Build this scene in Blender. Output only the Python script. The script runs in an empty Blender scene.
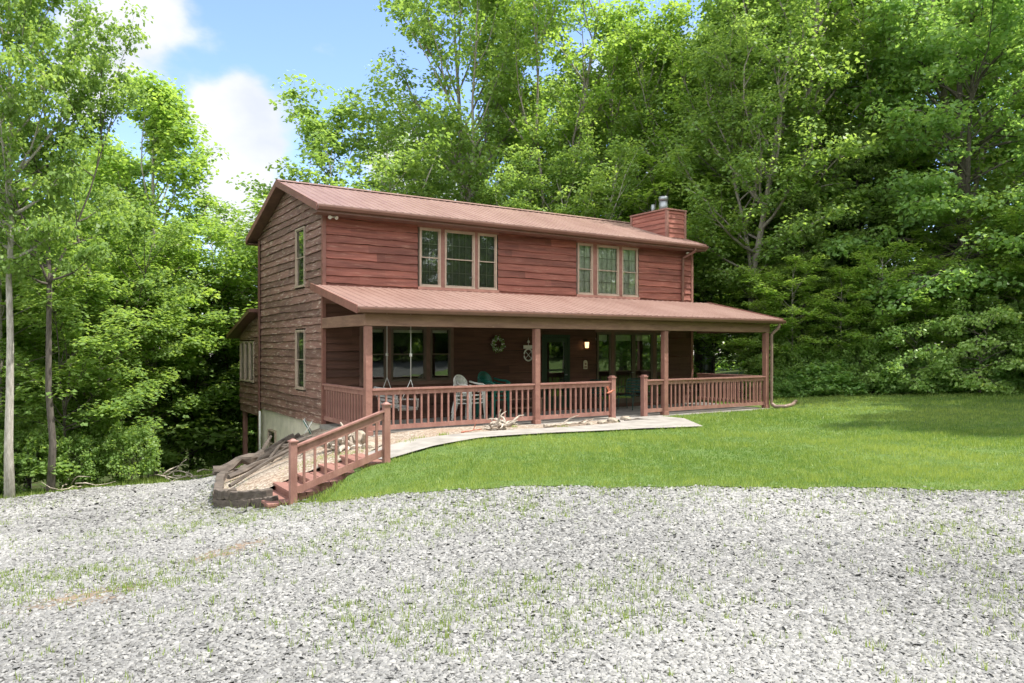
import bpy, math, random
import numpy as np
from mathutils import Vector, Matrix
R = math.radians
random.seed(7)
rng = np.random.default_rng(11)
scene = bpy.context.scene
COL = scene.collection

# ------------------------------------------------------------------ frame of the house
CAMZ = 1.9
P0 = (-4.67, 18.3)
CA, SA = 0.838, 0.5457
RZ = math.atan2(SA, CA)
def H(u, v, z=0.0):
    return (P0[0] + CA*u - SA*v, P0[1] + SA*u + CA*v, z)

# ------------------------------------------------------------------ terrain height
_cp = [(0,0,.05),(0,4,.05),(-3,4,0),(3,4,.05),(8,4,.1),(0,9.7,.05),(6.4,9.3,.08),(2.5,9.7,.05),(12,9,.25),(12,0,.2),(0,-8,.1),(-10,-4,-.5),
 (-1.1,9.84,-.06),(-2.47,10.6,-.32),(-3.8,11.8,-.66),(-5,12.5,-.82),(-7.4,18.4,-1.32),(-9.4,16.8,-1.3),(-10.7,15.4,-1.3),(-6,8,-.5),(-8,4,-.5),
 (-2.3,12.5,-.12),(-2.0,12.9,-.08),(-5.5,10,-.6),(-8,12,-.95),(-13,12,-1.3),(-3.0,12.4,-.33),
 (-4.3,13.4,-.42),(-5.1,14.8,-.62),(-5.9,17.0,-.95),
 (2.5,14,-.02),(6,16,0),(7,20,0),(12,14,.15),(9,24,.15),(16,23,.4),(22,18,.6),
 (15,32,.3),(0,45,-.8),(25,45,1.2),(-15,24,-3),(-20,30,-5),(-30,15,-4),(-15,42,-6),(-8,30,-3.4),(-13,19,-1.9),(30,30,1.5),(0,34,-1.2),
 (-60,60,-6),(60,60,3),(0,80,-3),(-60,0,-5),(60,0,1),(0,-60,0)]
for (u,v,z) in [(0,-3.2,-.05),(4.4,-3.2,-.04),(8.8,-3.2,-.04),(13.3,-3.2,-.03),(0,0,-.12),(6,0,-.1),(13.3,1,-.1),(-.15,1.2,-.42),(-.15,3,-1.15),
                (-.15,6,-1.75),(-1.0,9,-2.2),(.3,8.6,-2.1),(6,8,-1.4),(13,8,-.4),(-1,-1.6,-.3),(-.6,-3.4,-.12)]:
    p = H(u,v); _cp.append((p[0],p[1],z))
_cp = np.array(_cp, float)
_n = len(_cp)
_D = np.sqrt(((_cp[:,None,:2]-_cp[None,:,:2])**2).sum(-1))
_A = np.zeros((_n+1,_n+1)); _A[:_n,:_n] = -_D - 0.25*np.eye(_n); _A[:_n,_n]=1; _A[_n,:_n]=1
_w = np.linalg.solve(_A, np.append(_cp[:,2],0))
def hts(x, y):
    x = np.asarray(x,float); y = np.asarray(y,float)
    out = np.full(x.shape, _w[_n])
    for i in range(_n):
        out += _w[i]*-np.sqrt((x-_cp[i,0])**2+(y-_cp[i,1])**2+.09)
    return np.clip(out, -9, 6)
def ht(x, y): return float(hts(np.array([x]), np.array([y]))[0])

# ------------------------------------------------------------------ mesh helpers
class MB:
    def __init__(s): s.v=[]; s.f=[]; s.sm=[]
    def box(s, x0,x1,y0,y1,z0,z1):
        if x1<x0:x0,x1=x1,x0
        if y1<y0:y0,y1=y1,y0
        b=len(s.v)
        s.v += [(x0,y0,z0),(x1,y0,z0),(x1,y1,z0),(x0,y1,z0),(x0,y0,z1),(x1,y0,z1),(x1,y1,z1),(x0,y1,z1)]
        for q in ((0,3,2,1),(4,5,6,7),(0,1,5,4),(1,2,6,5),(2,3,7,6),(3,0,4,7)): s.f.append(tuple(b+i for i in q)); s.sm.append(False)
        return s
    def hexa(s, pts):                       # 8 points, bottom ring then top ring
        b=len(s.v); s.v += [tuple(p) for p in pts]
        for q in ((0,3,2,1),(4,5,6,7),(0,1,5,4),(1,2,6,5),(2,3,7,6),(3,0,4,7)): s.f.append(tuple(b+i for i in q)); s.sm.append(False)
        return s
    def bar(s, a, b_, w, h, up=(0,0,1)):    # rectangular bar from a to b
        a=Vector(a); b=Vector(b_); d=(b-a).normalized(); u=Vector(up)
        sd=d.cross(u)
        if sd.length<1e-4: sd=d.cross(Vector((1,0,0)))
        sd.normalize(); u=sd.cross(d).normalized()
        pts=[]
        for base in (a,b):
            for (i,j) in ((-1,-1),(1,-1),(1,1),(-1,1)): pts.append(base+sd*(i*w/2)+u*(j*h/2))
        return s.hexa(pts)
    def tube(s, pts, rad, n=8, cap=True, smooth=True):
        pts=[Vector(p) for p in pts]
        if not hasattr(rad,'__len__'): rad=[rad]*len(pts)
        b=len(s.v)
        ref=Vector((0,0,1)) if abs((pts[-1]-pts[0]).normalized().z)<.8 else Vector((1,0,0))
        for i,p in enumerate(pts):
            d=(pts[min(i+1,len(pts)-1)]-pts[max(i-1,0)]).normalized()
            a=d.cross(ref).normalized(); c=d.cross(a).normalized()
            for k in range(n):
                t=2*math.pi*k/n
                s.v.append(tuple(p+a*(rad[i]*math.cos(t))+c*(rad[i]*math.sin(t))))
        for i in range(len(pts)-1):
            for k in range(n):
                k2=(k+1)%n
                s.f.append((b+i*n+k,b+(i+1)*n+k,b+(i+1)*n+k2,b+i*n+k2)); s.sm.append(smooth)
        if cap:
            s.f.append(tuple(b+k for k in range(n))); s.sm.append(False)
            e=b+(len(pts)-1)*n; s.f.append(tuple(e+k for k in reversed(range(n)))); s.sm.append(False)
        return s
    def quad(s,a,b_,c,d): 
        b=len(s.v); s.v += [tuple(a),tuple(b_),tuple(c),tuple(d)]; s.f.append((b,b+1,b+2,b+3)); s.sm.append(False); return s
    def poly_prism(s, pts, z0, z1):         # pts list of (x,y); z0/z1 may be functions
        b=len(s.v); n=len(pts)
        f0=z0 if callable(z0) else (lambda x,y:z0); f1=z1 if callable(z1) else (lambda x,y:z1)
        for (x,y) in pts: s.v.append((x,y,f0(x,y)))
        for (x,y) in pts: s.v.append((x,y,f1(x,y)))
        s.f.append(tuple(b+i for i in reversed(range(n)))); s.sm.append(False)
        s.f.append(tuple(b+n+i for i in range(n))); s.sm.append(False)
        for i in range(n):
            j=(i+1)%n; s.f.append((b+i,b+j,b+n+j,b+n+i)); s.sm.append(False)
        return s
    def xform(s, fn, start=0):
        for i in range(start,len(s.v)): s.v[i]=tuple(fn(Vector(s.v[i])))
        return s
    def mesh(s, name, mat):
        me=bpy.data.meshes.new(name); me.from_pydata(s.v,[],s.f)
        me.polygons.foreach_set('use_smooth', s.sm)
        if mat: me.materials.append(mat)
        me.update(); return me
    def build(s, name, mat, parent=None, loc=None, rotz=0, bevel=0):
        o=bpy.data.objects.new(name, s.mesh(name,mat)); COL.objects.link(o)
        if parent: o.parent=parent
        if loc is not None: o.location=loc
        o.rotation_euler=(0,0,rotz)
        if bevel:
            m=o.modifiers.new('bevel','BEVEL'); m.width=bevel; m.segments=2; m.limit_method='ANGLE'
        return o
def tag(o,label=None,cat=None,group=None,kind=None):
    if label: o['label']=label
    if cat: o['category']=cat
    if group: o['group']=group
    if kind: o['kind']=kind
    return o
def thing(name,label,cat,loc=(0,0,0),rotz=0,group=None):
    o=bpy.data.objects.new(name,None); COL.objects.link(o); o.location=loc; o.rotation_euler=(0,0,rotz)
    return tag(o,label,cat,group)
def dup(root,loc,rotz=0,scale=None,label=None,group=None):
    r=root.copy(); COL.objects.link(r); r.location=loc; r.rotation_euler=(0,0,rotz)
    if scale: r.scale=scale
    if label: r['label']=label
    if group: r['group']=group
    for ch in list(root.children):
        c=ch.copy(); COL.objects.link(c); c.parent=r
        for g in list(ch.children):
            d=g.copy(); COL.objects.link(d); d.parent=c
    return r
def np_mesh(name, verts, k, mat, tint=None, smooth=False):
    """verts (N*k,3) array; each face uses k consecutive verts"""
    nv=len(verts); nf=nv//k
    me=bpy.data.meshes.new(name)
    me.vertices.add(nv); me.vertices.foreach_set('co', np.ascontiguousarray(verts,dtype=np.float32).ravel())
    me.loops.add(nv); me.loops.foreach_set('vertex_index', np.arange(nv,dtype=np.int32))
    me.polygons.add(nf); me.polygons.foreach_set('loop_start', np.arange(0,nv,k,dtype=np.int32))
    if tint is not None:
        a=me.attributes.new('tint','FLOAT','FACE'); a.data.foreach_set('value', np.ascontiguousarray(tint,dtype=np.float32))
    if mat: me.materials.append(mat)
    me.update(calc_edges=True); me.validate(); return me

# ------------------------------------------------------------------ materials
def newmat(name):
    m=bpy.data.materials.new(name); m.use_nodes=True
    nt=m.node_tree; b=nt.nodes['Principled BSDF']; return m,nt,b
def N(nt,t,**k):
    n=nt.nodes.new(t)
    for a,v in k.items(): setattr(n,a,v)
    return n
def ramp(nt, fac, stops):
    r=N(nt,'ShaderNodeValToRGB'); e=r.color_ramp.elements
    while len(e)<len(stops): e.new(0.5)
    for i,(p,c) in enumerate(stops): e[i].position=p; e[i].color=(*c,1)
    nt.links.new(fac, r.inputs[0]); return r.outputs[0]
def noise(nt, scale, detail=4, rough=.55, stretch=None, coord='Object', dim='3D'):
    tc=N(nt,'ShaderNodeTexCoord'); n=N(nt,'ShaderNodeTexNoise')
    n.inputs['Scale'].default_value=scale; n.inputs['Detail'].default_value=detail; n.inputs['Roughness'].default_value=rough
    src=tc.outputs[coord]
    if stretch:
        mp=N(nt,'ShaderNodeMapping'); mp.inputs['Scale'].default_value=stretch
        nt.links.new(src,mp.inputs[0]); src=mp.outputs[0]
    nt.links.new(src,n.inputs[0]); return n.outputs['Fac']
def mixc(nt, fac, a, b, mode='MIX'):
    m=N(nt,'ShaderNodeMix',data_type='RGBA',blend_type=mode)
    if isinstance(fac,(int,float)): m.inputs[0].default_value=fac
    else: nt.links.new(fac,m.inputs[0])
    for sock,x in ((m.inputs[6],a),(m.inputs[7],b)):
        if isinstance(x,tuple): sock.default_value=(*x,1)
        else: nt.links.new(x,sock)
    return m.outputs[2]
def bump(nt,b,h,strength=.3,dist=.02):
    n=N(nt,'ShaderNodeBump'); n.inputs['Strength'].default_value=strength; n.inputs['Distance'].default_value=dist
    nt.links.new(h,n.inputs['Height']); nt.links.new(n.outputs[0],b.inputs['Normal'])
def math_(nt,op,a,b=None,clamp=False):
    m=N(nt,'ShaderNodeMath',operation=op,use_clamp=clamp)
    for i,x in enumerate((a,b)):
        if x is None: continue
        if isinstance(x,(int,float)): m.inputs[i].default_value=x
        else: nt.links.new(x,m.inputs[i])
    return m.outputs[0]
def simple(name,col,rough=.6,metal=0,var=.12,scale=6,bmp=.1):
    m,nt,b=newmat(name)
    c2=tuple(max(0,x*(1-var*1.6)) for x in col); c3=tuple(min(1,x*(1+var)) for x in col)
    f=noise(nt,scale,5,.6)
    nt.links.new(ramp(nt,f,[(.3,c2),(.7,c3)]),b.inputs['Base Color'])
    b.inputs['Roughness'].default_value=rough; b.inputs['Metallic'].default_value=metal
    if bmp: bump(nt,b,noise(nt,scale*8,3),bmp,.01)
    return m
def wood(name, base, dark, light, flake=.6, stretch=(.7,.7,9), rough=.75, fl_lo=.60, fl_hi=.72):
    m,nt,b=newmat(name)
    f1=noise(nt,2.2,6,.65,stretch)
    c=ramp(nt,f1,[(.32,dark),(.62,base)])
    f2=noise(nt,5.0,6,.7,stretch)
    fl=math_(nt,'MULTIPLY',ramp(nt,f2,[(fl_lo,(0,0,0)),(fl_hi,(1,1,1))]),flake)
    c=mixc(nt,fl,c,light)
    f3=noise(nt,.9,3,.5)
    c=mixc(nt,math_(nt,'MULTIPLY',ramp(nt,f3,[(.35,(0,0,0)),(.7,(1,1,1))]),.35),c,tuple(x*.55 for x in base))
    nt.links.new(c,b.inputs['Base Color']); b.inputs['Roughness'].default_value=rough
    bump(nt,b,noise(nt,9,5,.7,stretch),.45,.012)
    return m
M={}
M['siding_red']=wood('red_stained_siding',(.37,.130,.095),(.17,.056,.042),(.60,.34,.25),.65,(.3,.3,4),fl_lo=.55,fl_hi=.70)
M['siding_brown']=wood('weathered_brown_siding',(.31,.168,.135),(.175,.09,.073),(.62,.48,.41),.85,(.5,.5,3.6),fl_lo=.54,fl_hi=.62)
M['siding_shaded']=wood('shaded_porch_siding',(.15,.066,.044),(.08,.034,.024),(.26,.15,.11),.4,(.5,.5,8))  # same red siding, with the porch shade painted into a darker colour
M['trim']=wood('red_trim_paint',(.31,.155,.122),(.21,.095,.075),(.55,.33,.26),.5,(2,2,2),.6)
M['trim_tan']=wood('faded_beam_wood',(.27,.155,.11),(.18,.095,.07),(.5,.36,.26),.5,(1,1,6),.6)
M['rake']=wood('rake_paint',(.25,.11,.085),(.18,.075,.058),(.38,.22,.18),.4,(2,2,2),.6)
M['rail']=wood('railing_paint',(.355,.185,.152),(.24,.11,.09),(.55,.38,.32),.6,(3,3,1.2),.6)
M['gutter']=simple('brown_gutter_metal',(.17,.085,.065),.4,0,.1,3,.02)
M['window_trim']=simple('taupe_window_frame',(.42,.33,.26),.5,0,.1,5,.03)
M['window_dark']=simple('dark_window_frame',(.10,.075,.055),.5,0,.1,5,.03)
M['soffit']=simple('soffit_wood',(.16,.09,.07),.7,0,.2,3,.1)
M['curtain']=simple('pale_curtain',(.82,.80,.74),.9,0,.1,8,.1)
M['curtain_grey']=simple('grey_blind',(.15,.16,.13),.9,0,.2,8,.1)
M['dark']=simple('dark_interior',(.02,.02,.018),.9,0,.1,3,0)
M['white_plastic']=simple('white_plastic',(.72,.72,.68),.45,0,.06,5,.02)
M['green_plastic']=simple('green_plastic',(.010,.13,.10),.4,0,.1,5,.02)
M['dark_green']=simple('dark_green_metal',(.008,.055,.045),.5,0,.1,5,.02)
M['concrete']=simple('concrete',(.29,.27,.245),.9,0,.2,2.5,.35)
M['block_wall']=simple('cream_painted_block',(.70,.64,.54),.85,0,.12,3,.3)
M['timber']=wood('weathered_grey_timber',(.13,.105,.085),(.045,.036,.03),(.30,.26,.22),.7,(1.5,1.5,6),.9)
M['driftwood']=simple('driftwood',(.42,.36,.30),.8,0,.35,9,.3)
M['rope']=simple('white_rope',(.6,.6,.58),.8,0,.05,5,.02)
M['grey_wood']=simple('grey_slats',(.42,.41,.40),.8,0,.2,6,.1)
M['stone']=simple('field_stone',(.33,.28,.22),.85,0,.3,6,.4)
M['steel']=simple('galvanised_steel',(.30,.32,.33),.45,.7,.1,6,.02)
M['tan_pipe']=simple('downspout_tan',(.22,.15,.12),.5,0,.12,5,.03)
M['rust']=simple('rusty_red_metal',(.36,.11,.06),.6,.0,.3,20,.1)
M['brass']=simple('dark_bronze',(.06,.045,.03),.4,.6,.1,8,.02)
M['grille']=simple('cream_grille',(.34,.32,.26),.6,0,.05,5,0)
M['door']=simple('dark_green_door',(.012,.03,.018),.45,0,.1,4,.02)
M['black_plastic']=simple('black_plastic',(.03,.03,.032),.5,0,.15,5,.05)
def glass_mat():
    m,nt,b=newmat('window_glass')
    out=nt.nodes['Material Output']
    gl=N(nt,'ShaderNodeBsdfGlossy'); gl.inputs['Roughness'].default_value=.015; gl.inputs['Color'].default_value=(.85,.9,.86,1)
    tr=N(nt,'ShaderNodeBsdfTransparent'); tr.inputs['Color'].default_value=(.85,.90,.86,1)
    fr=N(nt,'ShaderNodeFresnel'); fr.inputs['IOR'].default_value=1.65
    f=math_(nt,'ADD',math_(nt,'MULTIPLY',fr.outputs[0],1.2),.09,True)
    mx=N(nt,'ShaderNodeMixShader'); nt.links.new(f,mx.inputs[0]); nt.links.new(tr.outputs[0],mx.inputs[1]); nt.links.new(gl.outputs[0],mx.inputs[2])
    bp=N(nt,'ShaderNodeBump'); bp.inputs['Strength'].default_value=.08; bp.inputs['Distance'].default_value=.02
    nt.links.new(noise(nt,1.7,2,.5),bp.inputs['Height']); nt.links.new(bp.outputs[0],gl.inputs['Normal'])
    nt.links.new(mx.outputs[0],out.inputs['Surface']); return m
M['glass']=glass_mat()
def metal_roof():
    m,nt,b=newmat('red_metal_roofing')
    f=noise(nt,1.1,5,.6,(1,.35,1))
    c=ramp(nt,f,[(.3,(.180,.100,.080)),(.7,(.250,.155,.128))])
    f2=noise(nt,14,4,.7,(1,.15,1))
    c=mixc(nt,math_(nt,'MULTIPLY',ramp(nt,f2,[(.5,(0,0,0)),(.75,(1,1,1))]),.3),c,(.38,.27,.23))
    nt.links.new(c,b.inputs['Base Color']); b.inputs['Roughness'].default_value=.5
    return m
M['roof']=metal_roof()
def lamp_mat():
    m,nt,b=newmat('lit_lamp_glass'); b.inputs['Base Color'].default_value=(.8,.6,.4,1)
    b.inputs['Emission Color'].default_value=(1,.55,.25,1); b.inputs['Emission Strength'].default_value=1.0; return m
M['lamp']=lamp_mat()
def leaf_mat(name, dark, light, trans=.45, gloss=.25, rand=.5):
    m,nt,b=newmat(name); out=nt.nodes['Material Output']
    at=N(nt,'ShaderNodeAttribute',attribute_name='tint')
    oi=N(nt,'ShaderNodeObjectInfo')
    f=math_(nt,'ADD',math_(nt,'MULTIPLY',at.outputs['Fac'],1-rand*.5),math_(nt,'MULTIPLY',math_(nt,'SUBTRACT',oi.outputs['Random'],.25),rand*.5),True)
    c=ramp(nt,f,[(0,dark),(1,light)])
    nt.links.new(c,b.inputs['Base Color']); b.inputs['Roughness'].default_value=.42; b.inputs['Specular IOR Level'].default_value=gloss
    tl=N(nt,'ShaderNodeBsdfTranslucent'); tc=mixc(nt,1.0,c,(1.5,1.4,.75),'MULTIPLY'); nt.links.new(tc,tl.inputs['Color'])
    mx=N(nt,'ShaderNodeMixShader'); mx.inputs[0].default_value=trans
    nt.links.new(b.outputs[0],mx.inputs[1]); nt.links.new(tl.outputs[0],mx.inputs[2]); nt.links.new(mx.outputs[0],out.inputs['Surface'])
    return m
M['leaf']=leaf_mat('maple_leaf',(.175,.29,.085),(.32,.46,.15),.56)
M['leaf_light']=leaf_mat('young_leaf',(.20,.34,.080),(.37,.51,.15),.57)
M['leaf_dark']=leaf_mat('tulip_leaf',(.175,.32,.10),(.34,.51,.19),.55,.35)
M['leaf_cedar']=leaf_mat('cedar_leaf',(.13,.21,.06),(.26,.36,.12),.5,.15)
M['leaf_pale']=leaf_mat('pale_shrub_leaf',(.18,.33,.08),(.42,.56,.20),.4,.4)
M['blade']=leaf_mat('grass_blade',(.09,.19,.028),(.34,.42,.12),.42,.3,0)
def bark_mat(name,a,b_):
    m,nt,b=newmat(name); f=noise(nt,4,8,.8,(4,4,1.2))
    nt.links.new(ramp(nt,f,[(.35,a),(.65,b_)]),b.inputs['Base Color']); b.inputs['Roughness'].default_value=.9
    bump(nt,b,noise(nt,10,5,.7,(2,2,.4)),.8,.03); return m
M['bark']=bark_mat('grey_bark',(.12,.10,.08),(.38,.35,.30))
M['bark_dark']=bark_mat('dark_bark',(.05,.042,.035),(.16,.14,.115))
M['bark_pale']=bark_mat('pale_bark',(.22,.20,.16),(.55,.52,.46))
def tint_mat(name, stops, rough=.85, extra=None):
    m,nt,b=newmat(name); at=N(nt,'ShaderNodeAttribute',attribute_name='tint')
    nt.links.new(ramp(nt,at.outputs['Fac'],stops),b.inputs['Base Color']); b.inputs['Roughness'].default_value=rough
    b.inputs['Specular IOR Level'].default_value=.2
    return m
M['gravel_stone']=tint_mat('crushed_limestone',[(0,(.075,.074,.072)),(.22,(.155,.154,.150)),(.62,(.235,.233,.226)),(1,(.34,.335,.32))])
def gravel_ground():
    m,nt,b=newmat('gravel_bed'); tc=N(nt,'ShaderNodeTexCoord')
    v=N(nt,'ShaderNodeTexVoronoi'); v.inputs['Scale'].default_value=24; nt.links.new(tc.outputs['Object'],v.inputs[0])
    sep=N(nt,'ShaderNodeSeparateColor'); nt.links.new(v.outputs['Color'],sep.inputs[0])
    c=ramp(nt,sep.outputs[0],[(0,(.06,.06,.06)),(.4,(.13,.13,.128)),(1,(.22,.22,.215))])
    edge=ramp(nt,v.outputs['Distance'],[(.35,(1,1,1)),(.75,(.35,.34,.32))])
    c=mixc(nt,1.0,c,edge,'MULTIPLY')
    at=N(nt,'ShaderNodeAttribute',attribute_name='dirt')
    nz=noise(nt,5,5,.7)
    f=math_(nt,'MULTIPLY',at.outputs['Fac'],ramp(nt,nz,[(.32,(0,0,0)),(.52,(1,1,1))]))
    dc=ramp(nt,noise(nt,18,4,.7),[(.3,(.17,.115,.072)),(.7,(.25,.19,.135))])
    c=mixc(nt,f,c,dc)
    at2=N(nt,'ShaderNodeAttribute',attribute_name='moss')
    f2=math_(nt,'MULTIPLY',at2.outputs['Fac'],ramp(nt,noise(nt,2.2,5,.7),[(.38,(0,0,0)),(.62,(1,1,1))]))
    c=mixc(nt,f2,c,(.17,.17,.09))
    nt.links.new(c,b.inputs['Base Color']); b.inputs['Roughness'].default_value=.95
    bump(nt,b,v.outputs['Distance'],-.8,.03); return m
M['gravel']=gravel_ground()
def lawn_mat():
    m,nt,b=newmat('lawn_soil_and_grass')
    c=ramp(nt,noise(nt,1.3,5,.65),[(.3,(.085,.15,.028)),(.55,(.14,.22,.04)),(.75,(.22,.25,.08))])
    c=mixc(nt,ramp(nt,noise(nt,30,4,.7),[(.4,(0,0,0)),(.7,(1,1,1))]),c,(.055,.10,.02))
    nt.links.new(c,b.inputs['Base Color']); b.inputs['Roughness'].default_value=.95
    bump(nt,b,noise(nt,40,4,.7),.8,.04); return m
M['lawn']=lawn_mat()
def forest_mat():
    m,nt,b=newmat('forest_floor')
    c=ramp(nt,noise(nt,1.0,6,.7),[(.3,(.05,.04,.025)),(.5,(.05,.07,.022)),(.7,(.07,.11,.028))])
    nt.links.new(c,b.inputs['Base Color']); b.inputs['Roughness'].default_value=1
    bump(nt,b,noise(nt,8,5,.7),.8,.1); b.inputs['Specular IOR Level'].default_value=.05; return m
M['forest']=forest_mat()
def mulch_mat():
    m,nt,b=newmat('pea_gravel_mulch'); tc=N(nt,'ShaderNodeTexCoord')
    v=N(nt,'ShaderNodeTexVoronoi'); v.inputs['Scale'].default_value=30; nt.links.new(tc.outputs['Object'],v.inputs[0])
    sep=N(nt,'ShaderNodeSeparateColor'); nt.links.new(v.outputs['Color'],sep.inputs[0])
    c=ramp(nt,sep.outputs[0],[(0,(.13,.095,.07)),(.5,(.25,.205,.16)),(1,(.42,.38,.32))])
    c=mixc(nt,math_(nt,'MULTIPLY',ramp(nt,noise(nt,1.5,4),[(.4,(0,0,0)),(.65,(1,1,1))]),.5),c,(.26,.17,.11))
    nt.links.new(c,b.inputs['Base Color']); b.inputs['Roughness'].default_value=.95
    bump(nt,b,v.outputs['Distance'],-.7,.02); return m
M['mulch']=mulch_mat()

# ------------------------------------------------------------------ ground sheets
def grid_mesh(name, X, Y, Z, mat, attrs=None):
    ny,nx=X.shape
    v=np.stack([X,Y,Z],-1).reshape(-1,3)
    idx=np.arange(ny*nx).reshape(ny,nx)
    f=np.stack([idx[:-1,:-1],idx[:-1,1:],idx[1:,1:],idx[1:,:-1]],-1).reshape(-1,4)
    me=bpy.data.meshes.new(name)
    me.vertices.add(len(v)); me.vertices.foreach_set('co',v.astype(np.float32).ravel())
    me.loops.add(f.size); me.loops.foreach_set('vertex_index',f.astype(np.int32).ravel())
    me.polygons.add(len(f)); me.polygons.foreach_set('loop_start',np.arange(0,f.size,4,dtype=np.int32))
    me.polygons.foreach_set('use_smooth',[True]*len(f))
    if attrs:
        for k,a in attrs.items():
            at=me.attributes.new(k,'FLOAT','POINT'); at.data.foreach_set('value',a.astype(np.float32).ravel())
    me.materials.append(mat); me.update(calc_edges=True)
    o=bpy.data.objects.new(name,me); COL.objects.link(o); return o
ax=np.concatenate([-np.geomspace(300,32,14),np.linspace(-30,30,151),np.geomspace(32,300,14)])
ay=np.concatenate([-np.geomspace(300,12,12),np.linspace(-10,50,151),np.geomspace(52,300,14)])
GX,GY=np.meshgrid(ax,ay)
tag(grid_mesh('ground',GX,GY,hts(GX,GY)-.05,M['forest']),kind='structure')
# gravel / lawn boundary
EX=[-30,-14,-12,-10.7,-9.4,-8.2,-7.2,-6.5,-6.0,-5.6,-5.15,-4.6,-3.9,-3.3,-2.47,-1.1,0,1.2,2.48,4.5,6.44,9,14,30]
EY=[6,13.2,14.7,15.7,16.9,18.0,18.6,18.0,16.6,14.6,12.75,12.25,11.75,11.3,10.65,9.95,9.74,9.66,9.74,9.6,9.3,9.0,8.6,8]
def edge_y(x): return np.interp(x,EX,EY)
def wob(x): return .05*np.sin(x*3.1)+.035*np.sin(x*7.7+1)+.02*np.sin(x*17.3+2)
xs=np.unique(np.concatenate([np.linspace(-30,-14,30),np.linspace(-14,12,330),np.linspace(12,30,40),np.array(EX)]))
t=np.linspace(0,1,140)[:,None]
y1=(edge_y(xs)+wob(xs))[None,:]
GXX=np.repeat(xs[None,:],140,0); GYY=-6+(y1+6)*t
def seg_d(x,y,a,b):
    ax_,ay_=a; bx,by=b; dx,dy=bx-ax_,by-ay_
    tt=np.clip(((x-ax_)*dx+(y-ay_)*dy)/(dx*dx+dy*dy),0,1)
    return np.hypot(x-ax_-tt*dx,(y-ay_-tt*dy)*.8)
def dirt(x,y):
    d=np.zeros_like(x)
    for a,b,w in (((-3.75,6.0),(-3.3,6.1),.30),((-3.0,7.3),(-2.8,7.9),.28)):
        d=np.maximum(d,.95*np.exp(-(seg_d(x,y,a,b)/w)**2*.9))
    return d
def moss(x,y):
    return np.clip((y-(edge_y(x)-3.0))/3.0,0,1)*np.clip((-x-2.0)/2.5,0,1)*.9
tag(grid_mesh('gravel_driveway',GXX,GYY,hts(GXX,GYY)+.0,M['gravel'],{'dirt':dirt(GXX,GYY),'moss':moss(GXX,GYY)}),kind='structure')
# lawn: from the gravel edge to the wood edge, right of the steps
LX=[-2.75,0,2,5,8,10,13,16,20,30]; LY=[13.0,16.5,20,24,25.6,25.6,25.4,24.2,22,20]
xl=np.linspace(-2.75,30,320); t2=np.linspace(0,1,150)[:,None]
ylo=(edge_y(xl)+wob(xl)); yhi=np.interp(xl,LX,LY)
LXX=np.repeat(xl[None,:],150,0); LYY=ylo[None,:]+(yhi-ylo)[None,:]*t2
tag(grid_mesh('lawn',LXX,LYY,hts(LXX,LYY)+.012,M['lawn']),kind='structure')

# concrete walk, pea gravel strip, porch slab strip
def flat(name,pts,dz0,dz1,mat):
    cx=sum(p[0] for p in pts)/len(pts); cy=sum(p[1] for p in pts)/len(pts)
    return MB().poly_prism([(x,y) for x,y in pts],lambda x,y:ht(x,y)+dz0,lambda x,y:ht(x,y)+dz1)
def W(u,v): p=H(u,v); return (p[0],p[1])
def sheet_uv(name,u0,u1,vlo,vhi,dz,mat,nu=60,nv=14,kind='structure',jit=0):
    us=np.linspace(u0,u1,nu); a=np.array([vlo(u) for u in us]); b=np.array([vhi(u) for u in us])
    tt=np.linspace(0,1,nv)[:,None]; V=a[None,:]+(b-a)[None,:]*tt; U=np.repeat(us[None,:],nv,0)
    X=P0[0]+CA*U-SA*V; Y=P0[1]+SA*U+CA*V
    return tag(grid_mesh(name,X,Y,hts(X,Y)+dz,mat),kind=kind)
WLU=[-.95,.3,1.6,3.5,5.6,7.16,8.3]; WLV=[-5.95,-5.35,-5.0,-5.04,-5.33,-5.80,-4.1]
walk_lo=lambda u: np.interp(u,WLU,WLV)
walk_hi=lambda u: np.interp(u,[-.95,.2,3.1,6.2,6.9,8.3],[-4.9,-4.3,-4.15,-4.0,-3.1,-3.05])
sheet_uv('garden_strip',-1.2,8.1,lambda u:walk_lo(u)+.2 if u<6.5 else -3.3,lambda u:-2.88,.020,M['mulch'],60,14)
sheet_uv('concrete_walk',-.95,8.3,walk_lo,walk_hi,.055,M['concrete'],90,12)
sheet_uv('planting_bed',-3.42,-.02,lambda u:np.interp(u,[-3.42,-2.7,-.9,0],[-4.65,-4.95,-4.9,-4.0]),lambda u:np.interp(u,[-3.42,-2.92,-1.97,-1.0,0],[-4.5,-2.5,-.5,1.5,3.5]),.045,M['mulch'],40,50)

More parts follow.
